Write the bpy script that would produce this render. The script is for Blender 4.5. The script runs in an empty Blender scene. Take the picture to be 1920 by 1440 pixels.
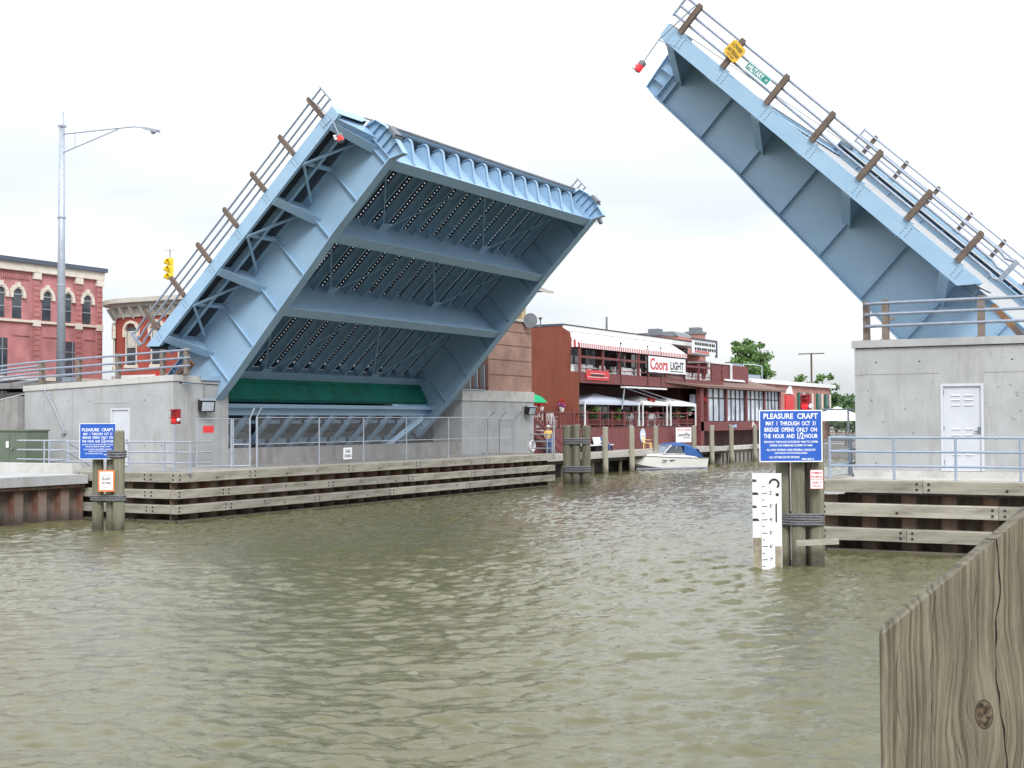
import bpy, math, random
import numpy as np
from mathutils import Vector, Matrix
random.seed(7); np.random.seed(7)
S = bpy.context.scene
COL = S.collection
R = math.radians

# ------------------------------------------------------------------ camera, sky, sun, exposure
cam_d = bpy.data.cameras.new('camera'); cam = bpy.data.objects.new('camera', cam_d); COL.objects.link(cam)
cam_d.sensor_fit = 'HORIZONTAL'; cam_d.angle = 2*math.atan(960/2500.0)
cam_d.clip_start = 0.1; cam_d.clip_end = 5000
_phi = R(29.0); _pitch = math.atan(70/2500.0); _roll = -0.0048
F0 = Vector((-math.sin(_phi), math.cos(_phi), 0)); R0 = Vector((math.cos(_phi), math.sin(_phi), 0)); Z = Vector((0, 0, 1))
Fw = F0*math.cos(_pitch)+Z*math.sin(_pitch); U0 = -F0*math.sin(_pitch)+Z*math.cos(_pitch)
Rr = R0*math.cos(_roll)+U0*math.sin(_roll); Up = U0*math.cos(_roll)-R0*math.sin(_roll)
m = Matrix((Rr, Up, -Fw)).transposed().to_4x4(); m.translation = Vector((0, 0, 3.4))
cam.matrix_world = m
S.camera = cam
S.view_settings.view_transform = 'Standard'; S.view_settings.look = 'None'
S.view_settings.gamma = 1.0; S.view_settings.use_curve_mapping = False
S.view_settings.exposure = 1.08
W = bpy.data.worlds.new('World'); S.world = W; W.use_nodes = True
nt = W.node_tree; nt.nodes.clear()
def N(t, typ, **k):
    n = t.nodes.new(typ)
    for a, b in k.items(): setattr(n, a, b)
    return n
SUN_DIR = Vector((0.52, -0.56, 0.65)).normalized()
sky = N(nt, 'ShaderNodeTexSky', sky_type='NISHITA', sun_disc=False)
sky.sun_elevation = math.asin(SUN_DIR.z); sky.sun_rotation = math.atan2(SUN_DIR.x, SUN_DIR.y)
bg1 = N(nt, 'ShaderNodeBackground'); bg1.inputs[1].default_value = 0.1
nt.links.new(sky.outputs[0], bg1.inputs[0])
tc = N(nt, 'ShaderNodeTexCoord'); mp = N(nt, 'ShaderNodeMapping'); mp.inputs['Scale'].default_value = (1.0, 1.0, 5.0)
nt.links.new(tc.outputs['Generated'], mp.inputs[0])
no = N(nt, 'ShaderNodeTexNoise'); no.inputs['Scale'].default_value = 2.1; no.inputs['Detail'].default_value = 6; no.inputs['Roughness'].default_value = 0.5
nt.links.new(mp.outputs[0], no.inputs[0])
rp = N(nt, 'ShaderNodeValToRGB'); rp.color_ramp.elements[0].position = 0.38; rp.color_ramp.elements[0].color = (0.44, 0.465, 0.495, 1)
rp.color_ramp.elements[1].position = 0.60; rp.color_ramp.elements[1].color = (0.64, 0.65, 0.66, 1)
nt.links.new(no.outputs['Fac'], rp.inputs[0])
bg2 = N(nt, 'ShaderNodeBackground'); bg2.inputs[1].default_value = 0.86
sz = N(nt, 'ShaderNodeSeparateXYZ'); nt.links.new(tc.outputs['Generated'], sz.inputs[0])
gz = N(nt, 'ShaderNodeMapRange'); gz.inputs[1].default_value = 0.0; gz.inputs[2].default_value = 0.65; gz.inputs[3].default_value = 0.80; gz.inputs[4].default_value = 2.1
nt.links.new(sz.outputs[2], gz.inputs[0])
vz = N(nt, 'ShaderNodeVectorMath', operation='SCALE'); nt.links.new(rp.outputs[0], vz.inputs[0]); nt.links.new(gz.outputs[0], vz.inputs['Scale'])
nt.links.new(vz.outputs[0], bg2.inputs[0])
mx = N(nt, 'ShaderNodeMixShader'); mx.inputs[0].default_value = 0.93
nt.links.new(bg1.outputs[0], mx.inputs[1]); nt.links.new(bg2.outputs[0], mx.inputs[2])
wo = N(nt, 'ShaderNodeOutputWorld'); nt.links.new(mx.outputs[0], wo.inputs[0])
sd = bpy.data.lights.new('sun', 'SUN'); sd.energy = 1.35; sd.angle = R(22); sd.color = (1.0, 0.985, 0.96)
so = bpy.data.objects.new('sun', sd); COL.objects.link(so)
so.rotation_euler = SUN_DIR.to_track_quat('Z', 'Y').to_euler()
so.location = (0, -20, 60)

# ------------------------------------------------------------------ materials
MATS = {}
def mat(name, c, c2=None, sc=2.0, rough=0.6, metal=0.0, bump=0.0, bsc=30, st=(1, 1, 1), lo=0.35, hi=0.65, emit=0, spec=0.5, c3=None, sc3=0.6, lo3=0.5, hi3=0.75, st3=(1, 1, 1), det=5, vary=0, wet=None):
    m = bpy.data.materials.new(name); m.use_nodes = True; t = m.node_tree; p = t.nodes['Principled BSDF']
    p.inputs['Roughness'].default_value = rough; p.inputs['Metallic'].default_value = metal
    p.inputs['Specular IOR Level'].default_value = spec
    p.inputs['Base Color'].default_value = (*c, 1)
    tc = None
    def co(st):
        nonlocal tc
        if tc is None: tc = N(t, 'ShaderNodeTexCoord')
        mp = N(t, 'ShaderNodeMapping'); mp.inputs['Scale'].default_value = st
        t.links.new(tc.outputs['Object'], mp.inputs[0]); return mp.outputs[0]
    out = None
    if c2:
        n = N(t, 'ShaderNodeTexNoise'); n.inputs['Scale'].default_value = sc; n.inputs['Detail'].default_value = det; n.inputs['Roughness'].default_value = 0.65
        t.links.new(co(st), n.inputs[0])
        r = N(t, 'ShaderNodeMapRange'); r.inputs[1].default_value = lo; r.inputs[2].default_value = hi
        t.links.new(n.outputs['Fac'], r.inputs[0])
        x = N(t, 'ShaderNodeMix', data_type='RGBA'); x.inputs[6].default_value = (*c, 1); x.inputs[7].default_value = (*c2, 1)
        t.links.new(r.outputs[0], x.inputs[0]); out = x.outputs[2]
    if c3:
        n = N(t, 'ShaderNodeTexNoise'); n.inputs['Scale'].default_value = sc3; n.inputs['Detail'].default_value = 8; n.inputs['Roughness'].default_value = 0.7
        t.links.new(co(st3), n.inputs[0])
        r = N(t, 'ShaderNodeMapRange'); r.inputs[1].default_value = lo3; r.inputs[2].default_value = hi3
        t.links.new(n.outputs['Fac'], r.inputs[0])
        x = N(t, 'ShaderNodeMix', data_type='RGBA'); x.inputs[6].default_value = (*c, 1); x.inputs[7].default_value = (*c3, 1)
        if out: t.links.new(out, x.inputs[6])
        t.links.new(r.outputs[0], x.inputs[0]); out = x.outputs[2]
    if out and wet:
        if tc is None: tc = N(t, 'ShaderNodeTexCoord')
        sx_ = N(t, 'ShaderNodeSeparateXYZ'); t.links.new(tc.outputs['Object'], sx_.inputs[0])
        nw = N(t, 'ShaderNodeTexNoise'); nw.inputs['Scale'].default_value = 3; nw.inputs['Detail'].default_value = 4; t.links.new(tc.outputs['Object'], nw.inputs[0])
        ad = N(t, 'ShaderNodeMath', operation='MULTIPLY_ADD'); ad.inputs[1].default_value = .5; t.links.new(nw.outputs['Fac'], ad.inputs[0]); t.links.new(sx_.outputs[2], ad.inputs[2])
        r = N(t, 'ShaderNodeMapRange'); r.inputs[1].default_value = wet[0]+.25; r.inputs[2].default_value = wet[1]+.25; r.inputs[3].default_value = .85; r.inputs[4].default_value = 0
        t.links.new(ad.outputs[0], r.inputs[0])
        x = N(t, 'ShaderNodeMix', data_type='RGBA'); x.inputs[7].default_value = (*wet[2], 1); t.links.new(out, x.inputs[6]); t.links.new(r.outputs[0], x.inputs[0]); out = x.outputs[2]
    if out and vary:
        oi = N(t, 'ShaderNodeObjectInfo'); r = N(t, 'ShaderNodeMapRange'); r.inputs[3].default_value = 1-vary; r.inputs[4].default_value = 1+vary; t.links.new(oi.outputs['Random'], r.inputs[0])
        v = N(t, 'ShaderNodeVectorMath', operation='SCALE'); t.links.new(out, v.inputs[0]); t.links.new(r.outputs[0], v.inputs['Scale']); out = v.outputs[0]
    if out: t.links.new(out, p.inputs['Base Color'])
    if bump:
        n = N(t, 'ShaderNodeTexNoise'); n.inputs['Scale'].default_value = bsc; n.inputs['Detail'].default_value = 4
        t.links.new(co(st), n.inputs[0])
        b = N(t, 'ShaderNodeBump'); b.inputs['Strength'].default_value = bump; b.inputs['Distance'].default_value = 0.02
        t.links.new(n.outputs['Fac'], b.inputs['Height']); t.links.new(b.outputs[0], p.inputs['Normal'])
    if emit:
        p.inputs['Emission Color'].default_value = (*c, 1); p.inputs['Emission Strength'].default_value = emit
    MATS[name] = m; return m
def mul_factor(m, scale, lo, hi, dark, st=(1, 1, 1), thr=(0.62, 0.7)):
    """small dark specks: sparse pits"""
    t = m.node_tree; p = t.nodes['Principled BSDF']; src = p.inputs['Base Color'].links[0].from_socket
    tc = N(t, 'ShaderNodeTexCoord'); mp = N(t, 'ShaderNodeMapping'); mp.inputs['Scale'].default_value = st; t.links.new(tc.outputs['Object'], mp.inputs[0])
    n = N(t, 'ShaderNodeTexNoise'); n.inputs['Scale'].default_value = scale; n.inputs['Detail'].default_value = 1
    t.links.new(mp.outputs[0], n.inputs[0])
    r = N(t, 'ShaderNodeMapRange'); r.inputs[1].default_value = thr[0]; r.inputs[2].default_value = thr[1]
    t.links.new(n.outputs['Fac'], r.inputs[0])
    x = N(t, 'ShaderNodeMix', data_type='RGBA'); x.inputs[7].default_value = (*dark, 1)
    t.links.new(src, x.inputs[6]); t.links.new(r.outputs[0], x.inputs[0]); t.links.new(x.outputs[2], p.inputs['Base Color'])
def brick(name, c1, c2, mortar, bw=0.22, bh=0.075, ms=0.012, rough=0.8):
    m = bpy.data.materials.new(name); m.use_nodes = True; t = m.node_tree; p = t.nodes['Principled BSDF']; p.inputs['Roughness'].default_value = rough
    tc = N(t, 'ShaderNodeTexCoord'); s = N(t, 'ShaderNodeSeparateXYZ'); t.links.new(tc.outputs['Object'], s.inputs[0])
    a = N(t, 'ShaderNodeMath', operation='ADD'); t.links.new(s.outputs[0], a.inputs[0]); t.links.new(s.outputs[1], a.inputs[1])
    c = N(t, 'ShaderNodeCombineXYZ'); t.links.new(a.outputs[0], c.inputs[0]); t.links.new(s.outputs[2], c.inputs[1])
    b = N(t, 'ShaderNodeTexBrick'); b.inputs['Scale'].default_value = 1; b.inputs['Brick Width'].default_value = bw; b.inputs['Row Height'].default_value = bh
    b.inputs['Mortar Size'].default_value = ms; b.inputs['Color1'].default_value = (*c1, 1); b.inputs['Color2'].default_value = (*c2, 1); b.inputs['Mortar'].default_value = (*mortar, 1)
    t.links.new(c.outputs[0], b.inputs[0])
    n = N(t, 'ShaderNodeTexNoise'); n.inputs['Scale'].default_value = 0.8; n.inputs['Detail'].default_value = 6; t.links.new(tc.outputs['Object'], n.inputs[0])
    r = N(t, 'ShaderNodeMapRange'); r.inputs[1].default_value = .3; r.inputs[2].default_value = .7; r.inputs[3].default_value = .72; r.inputs[4].default_value = 1.2; t.links.new(n.outputs['Fac'], r.inputs[0])
    v = N(t, 'ShaderNodeVectorMath', operation='SCALE'); t.links.new(b.outputs['Color'], v.inputs[0]); t.links.new(r.outputs[0], v.inputs['Scale'])
    t.links.new(v.outputs[0], p.inputs['Base Color'])
    bp = N(t, 'ShaderNodeBump'); bp.inputs['Strength'].default_value = .5; bp.inputs['Distance'].default_value = .01; bp.invert = True
    t.links.new(b.outputs['Fac'], bp.inputs['Height']); t.links.new(bp.outputs[0], p.inputs['Normal'])
    MATS[name] = m; return m
PAINT = mat('blue_paint', (0.262, 0.408, 0.562), (0.302, 0.453, 0.607), sc=0.9, rough=0.42, c3=(0.22, 0.32, 0.44), sc3=1.2, lo3=0.60, hi3=0.85, st3=(.5, .5, 1.6), bump=0.04, bsc=8)
mul_factor(PAINT, 11, 0, 1, (0.22, 0.24, 0.27), thr=(0.72, 0.84))
DECKT = mat('lit_deck_top', (0.33, 0.35, 0.37), (0.42, 0.42, 0.42), sc=1.5, rough=.8)  # deck steel seen lit at a grazing angle, light put into a paler colour
DECKP = mat('deck_grating_steel', (0.022, 0.033, 0.05), (0.035, 0.045, 0.06), sc=3, rough=0.7)
BEAMP = mat('stringer_paint', (0.25, 0.40, 0.54), (0.20, 0.33, 0.46), sc=2.5, rough=0.5, c3=(0.12, 0.09, 0.06), sc3=4, lo3=0.62, hi3=0.8)
WEDGE = mat('brown_weathering_steel', (0.10, 0.075, 0.062), (0.16, 0.115, 0.09), sc=6, rough=0.75, bump=.2)
WSTEEL = mat('greyed_steel_post', (0.20, 0.185, 0.17), (0.15, 0.10, 0.07), sc=5, rough=0.7, bump=.15)
GALV = mat('galvanised_steel', (0.33, 0.37, 0.43), (0.42, 0.46, 0.52), sc=5, rough=0.45, metal=0.35)
GALVD = mat('dull_galvanised_rail', (0.22, 0.26, 0.33), (0.30, 0.34, 0.41), sc=6, rough=0.5, metal=0.3)
CONC = mat('concrete', (0.325, 0.33, 0.335), (0.40, 0.405, 0.41), sc=1.0, rough=0.88, bump=.25, bsc=22, c3=(0.245, 0.235, 0.22), sc3=1.5, lo3=0.52, hi3=0.8, st3=(1.3, 1.3, .16))
mul_factor(CONC, 9, 0, 1, (0.17, 0.16, 0.15), thr=(0.72, 0.80))
CONCL = mat('pale_concrete_cap', (0.44, 0.43, 0.41), (0.52, 0.51, 0.49), sc=1.5, rough=0.85, bump=.2, c3=(0.33, 0.31, 0.28), sc3=1.4, lo3=0.5, hi3=0.75)
CONCD = mat('stained_concrete', (0.22, 0.215, 0.21), (0.30, 0.29, 0.28), sc=1.2, rough=0.9, bump=.3, c3=(0.13, 0.11, 0.09), sc3=1.5, lo3=0.5, hi3=0.75, st3=(1, 1, .2))
def timber(name, a, b, c3):
    m = mat(name, a, b, sc=1.6, rough=0.85, bump=.5, bsc=7, st=(.35, 5, 5), c3=c3, sc3=1.3, lo3=.5, hi3=.78, st3=(.6, 2, 2), vary=.16); return m
TIMB = timber('weathered_timber', (0.25, 0.235, 0.195), (0.36, 0.34, 0.29), (0.14, 0.12, 0.09))
PILE = mat('timber_pile_wood', (0.13, 0.125, 0.085), (0.23, 0.22, 0.165), sc=2.0, rough=0.9, bump=.6, bsc=9, st=(4, 4, .35), c3=(0.09, 0.085, 0.06), sc3=2, lo3=.5, hi3=.8, st3=(3, 3, .3), vary=.12, wet=(.05, .45, (.05, .045, .03)))
PILEP = mat('pale_timber_pile', (0.24, 0.22, 0.17), (0.32, 0.30, 0.24), sc=2.0, rough=0.9, bump=.5, bsc=9, st=(4, 4, .35), vary=.12, wet=(.1, .5, (.07, .06, .04)))
SHEET = mat('rusty_sheet_piling', (0.09, 0.06, 0.045), (0.20, 0.16, 0.125), sc=2.2, rough=0.9, bump=.4, bsc=14, st=(1.6, 1.6, .5), c3=(0.23, 0.075, 0.03), sc3=1.6, lo3=.48, hi3=.72, st3=(1.5, 1.5, .45), vary=.3, wet=(.0, .3, (.03, .032, .022)))
SHEETP = mat('pale_rusty_sheet_piling', (0.13, 0.105, 0.085), (0.25, 0.21, 0.18), sc=2.2, rough=0.9, bump=.4, bsc=14, st=(1.6, 1.6, .5), c3=(0.13, 0.055, 0.035), sc3=1.5, lo3=.45, hi3=.66, st3=(1.2, 1.2, .35), vary=.2, wet=(.35, .7, (.045, .035, .03)))
STEELC = mat('steel_grey', (0.12, 0.13, 0.15), (0.18, 0.19, 0.21), sc=4, rough=.6)
ROPE = mat('dark_wire_rope', (0.08, 0.08, 0.09), (0.19, 0.19, 0.20), sc=12, rough=.8, bump=.5, st=(1, 1, 6))
BLACK = mat('black_paint', (0.02, 0.02, 0.022), rough=.6)
DARKV = mat('interior_shade', (0.018, 0.02, 0.025), (0.05, 0.05, 0.055), sc=1, rough=.9)  # near black colour stands for shade in the pit and under the wing
WHITE = mat('white_paint', (0.72, 0.72, 0.73), (0.64, 0.64, 0.65), sc=2, rough=.5)
WHITEC = mat('white_canvas', (0.80, 0.80, 0.82), (0.72, 0.72, 0.76), sc=1, rough=.85)
GREYC = mat('grey_blue_canvas', (0.42, 0.46, 0.56), (0.5, 0.54, 0.63), sc=1.2, rough=.85)
DOORM = mat('grey_white_door_paint', (0.50, 0.52, 0.56), (0.55, 0.57, 0.61), sc=1.5, rough=.45)
SBLUE = mat('sign_blue', (0.012, 0.085, 0.42), (0.02, 0.10, 0.46), sc=1.5, rough=.35)
SWHITE = mat('sign_white', (0.80, 0.81, 0.84), rough=.4)
SRED = mat('sign_red', (0.62, 0.03, 0.03), (0.5, 0.03, 0.04), sc=3, rough=.45)
SORG = mat('sign_orange', (0.75, 0.19, 0.05), rough=.45)
SYEL = mat('sign_yellow', (0.72, 0.45, 0.03), (0.62, 0.36, 0.03), sc=4, rough=.5)
SYSIG = mat('signal_yellow', (0.80, 0.58, 0.02), rough=.35)
SGRN = mat('sign_green', (0.02, 0.24, 0.20), rough=.4)
DRED = mat('dark_red_housing', (0.28, 0.012, 0.015), rough=.4)
RLENS = mat('red_lamp_lens', (0.75, 0.02, 0.02), rough=.2, emit=0.25)
LITRED = mat('lit_red_lamp', (0.9, 0.02, 0.03), rough=.2, emit=.6)
GREEN = mat('green_counterweight_paint', (0.0, 0.14, 0.095), (0.0, 0.21, 0.145), sc=1.4, rough=.7, c3=(0.0, 0.09, 0.07), sc3=.9, lo3=.45, hi3=.7)
CABG = mat('olive_cabinet_paint', (0.10, 0.13, 0.09), (0.12, 0.15, 0.11), sc=2, rough=.5)
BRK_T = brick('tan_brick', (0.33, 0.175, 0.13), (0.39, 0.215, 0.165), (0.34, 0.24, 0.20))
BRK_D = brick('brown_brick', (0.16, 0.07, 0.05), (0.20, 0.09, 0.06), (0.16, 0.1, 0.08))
BRK_P = brick('pink_red_brick', (0.42, 0.165, 0.165), (0.48, 0.20, 0.20), (0.42, 0.20, 0.20), ms=.008)
BRK_R = brick('red_painted_brick', (0.34, 0.065, 0.045), (0.37, 0.08, 0.055), (0.32, 0.07, 0.05), ms=.008)
BRK_F = brick('rose_brick', (0.36, 0.15, 0.13), (0.41, 0.18, 0.15), (0.38, 0.2, 0.17))
CREAM = mat('cream_trim_paint', (0.56, 0.50, 0.42), (0.66, 0.61, 0.54), sc=3, rough=.7)
CREAM2 = mat('greyish_cream_cornice', (0.44, 0.42, 0.37), (0.52, 0.50, 0.45), sc=2, rough=.7)
OCHRE = mat('pale_ochre_paint', (0.60, 0.47, 0.28), rough=.6)
ROOFM = mat('dark_metal_roof_edge', (0.07, 0.085, 0.12), rough=.5)
def glassy(name, c, c2, rough=.08, sc=.5):
    return mat(name, c, c2, sc=sc, rough=rough, spec=.8)
GLASS = glassy('dark_window_glass', (0.03, 0.04, 0.055), (0.07, 0.085, 0.10))
GLASSL = glassy('pale_glass_painted_reflection', (0.20, 0.25, 0.33), (0.52, 0.56, 0.62), rough=.05, sc=.7)  # pale patches stand in for reflections, and for blinds in the upper windows
WOODR = mat('rust_brown_wood_siding', (0.17, 0.045, 0.025), (0.22, 0.06, 0.033), sc=1.5, rough=.75, bump=.4, bsc=10, st=(5, 5, .3), c3=(0.14, 0.03, 0.015), sc3=.6, lo3=.5, hi3=.8)
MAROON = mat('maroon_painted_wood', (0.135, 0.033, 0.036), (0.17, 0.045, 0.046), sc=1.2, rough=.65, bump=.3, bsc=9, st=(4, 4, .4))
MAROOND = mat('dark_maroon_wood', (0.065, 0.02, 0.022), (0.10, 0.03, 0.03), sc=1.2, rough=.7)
SHINGLE = mat('brown_shingles', (0.13, 0.075, 0.065), (0.20, 0.12, 0.10), sc=6, rough=.9, bump=.4)
TIMBW = mat('wet_dark_timber', (0.09, 0.075, 0.055), (0.13, 0.11, 0.085), sc=3, rough=.7, st=(.5, 4, 4), bump=.4)
DOCKW = mat('dock_planks', (0.34, 0.32, 0.29), (0.42, 0.40, 0.37), sc=2, rough=.85, bump=.3)
GELC = mat('boat_gelcoat', (0.74, 0.74, 0.71), (0.68, 0.68, 0.64), sc=1, rough=.25)
BCANV = mat('blue_boat_canvas', (0.02, 0.07, 0.24), (0.03, 0.10, 0.30), sc=2, rough=.8)
HULLB = mat('grey_boat_bottom', (0.25, 0.26, 0.33), rough=.5)
GRND = mat('bank_ground', (0.20, 0.19, 0.17), (0.27, 0.26, 0.23), sc=.2, rough=.95)
ASPH = mat('asphalt', (0.05, 0.05, 0.052), (0.07, 0.07, 0.07), sc=1, rough=.9)
GRASS = mat('far_grass', (0.06, 0.09, 0.03), (0.09, 0.11, 0.04), sc=.05, rough=.95)
LEAF1 = mat('mid_green_leaves', (0.06, 0.13, 0.03), (0.11, 0.20, 0.045), sc=1.3, rough=.6)
LEAF2 = mat('dark_green_leaves', (0.03, 0.075, 0.02), (0.055, 0.115, 0.03), sc=1.2, rough=.6)
LEAF3 = mat('yellow_green_leaves', (0.16, 0.26, 0.04), (0.10, 0.19, 0.04), sc=3, rough=.6)
BARK = mat('bark', (0.07, 0.055, 0.04), (0.11, 0.09, 0.07), sc=6, rough=.95)
SKIN = mat('skin', (0.50, 0.29, 0.21), rough=.6)
DENIM = mat('blue_denim', (0.05, 0.10, 0.26), rough=.85)
YELC = mat('yellow_cloth', (0.70, 0.48, 0.12), rough=.85)
WHTC = mat('white_cloth', (0.7, 0.7, 0.72), rough=.85)
HAIR = mat('dark_hair', (0.03, 0.02, 0.015), rough=.7)
FLR = mat('red_flowers', (0.55, 0.03, 0.03), (0.3, 0.02, 0.02), sc=12, rough=.7)
FLP = mat('pink_purple_flowers', (0.42, 0.08, 0.25), (0.25, 0.05, 0.16), sc=12, rough=.7)
UMBG = mat('green_umbrella_cloth', (0.0, 0.32, 0.13), rough=.8)
UMBD = mat('dark_green_awning', (0.0, 0.10, 0.07), (0.0, 0.13, 0.09), sc=2, rough=.8)
ORSTL = mat('orange_rusty_steel', (0.24, 0.11, 0.035), (0.10, 0.08, 0.07), sc=2, rough=.8, lo=.45, hi=.6)
YPLAST = mat('cream_yellow_plastic', (0.75, 0.60, 0.22), rough=.5)
def striped(name, axis, per, c1, c2, duty=.5):
    m = bpy.data.materials.new(name); m.use_nodes = True; t = m.node_tree; p = t.nodes['Principled BSDF']; p.inputs['Roughness'].default_value = .8
    tc = N(t, 'ShaderNodeTexCoord'); s = N(t, 'ShaderNodeSeparateXYZ'); t.links.new(tc.outputs['Object'], s.inputs[0])
    a = N(t, 'ShaderNodeMath', operation='FRACT'); d = N(t, 'ShaderNodeMath', operation='DIVIDE'); d.inputs[1].default_value = per
    if axis == 'xy':
        q = N(t, 'ShaderNodeMath', operation='ADD'); t.links.new(s.outputs[0], q.inputs[0]); t.links.new(s.outputs[1], q.inputs[1]); t.links.new(q.outputs[0], d.inputs[0])
    else: t.links.new(s.outputs['xyz'.index(axis)], d.inputs[0])
    t.links.new(d.outputs[0], a.inputs[0])
    g = N(t, 'ShaderNodeMath', operation='GREATER_THAN'); g.inputs[1].default_value = duty; t.links.new(a.outputs[0], g.inputs[0])
    x = N(t, 'ShaderNodeMix', data_type='RGBA'); x.inputs[6].default_value = (*c1, 1); x.inputs[7].default_value = (*c2, 1)
    t.links.new(g.outputs[0], x.inputs[0]); t.links.new(x.outputs[2], p.inputs['Base Color']); return m
STRIPE = striped('red_white_awning_stripes', 'xy', .32, (0.78, 0.76, 0.76), (0.42, 0.06, 0.08), .5)
STRIPET = striped('painted_glare_awning_top', 'y', .32, (0.80, 0.79, 0.79), (0.74, 0.55, 0.55), .78)  # same cloth as the valance, glare on the top painted in as paler stripes
def chain_mat():
    m = bpy.data.materials.new('chain_link_wire'); m.use_nodes = True; t = m.node_tree; p = t.nodes['Principled BSDF']
    p.inputs['Base Color'].default_value = (0.33, 0.35, 0.38, 1); p.inputs['Roughness'].default_value = .5
    tc = N(t, 'ShaderNodeTexCoord'); s = N(t, 'ShaderNodeSeparateXYZ'); t.links.new(tc.outputs['Object'], s.inputs[0])
    h = N(t, 'ShaderNodeMath', operation='ADD'); t.links.new(s.outputs[0], h.inputs[0]); t.links.new(s.outputs[1], h.inputs[1])
    res = []
    for op in ('ADD', 'SUBTRACT'):
        a = N(t, 'ShaderNodeMath', operation=op); t.links.new(h.outputs[0], a.inputs[0]); t.links.new(s.outputs[2], a.inputs[1])
        d = N(t, 'ShaderNodeMath', operation='DIVIDE'); d.inputs[1].default_value = .075; t.links.new(a.outputs[0], d.inputs[0])
        f = N(t, 'ShaderNodeMath', operation='FRACT'); t.links.new(d.outputs[0], f.inputs[0])
        g = N(t, 'ShaderNodeMath', operation='LESS_THAN'); g.inputs[1].default_value = .085; t.links.new(f.outputs[0], g.inputs[0]); res.append(g)
    mxx = N(t, 'ShaderNodeMath', operation='MAXIMUM'); t.links.new(res[0].outputs[0], mxx.inputs[0]); t.links.new(res[1].outputs[0], mxx.inputs[1])
    t.links.new(mxx.outputs[0], p.inputs['Alpha']); return m
CHAIN = chain_mat()

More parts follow.
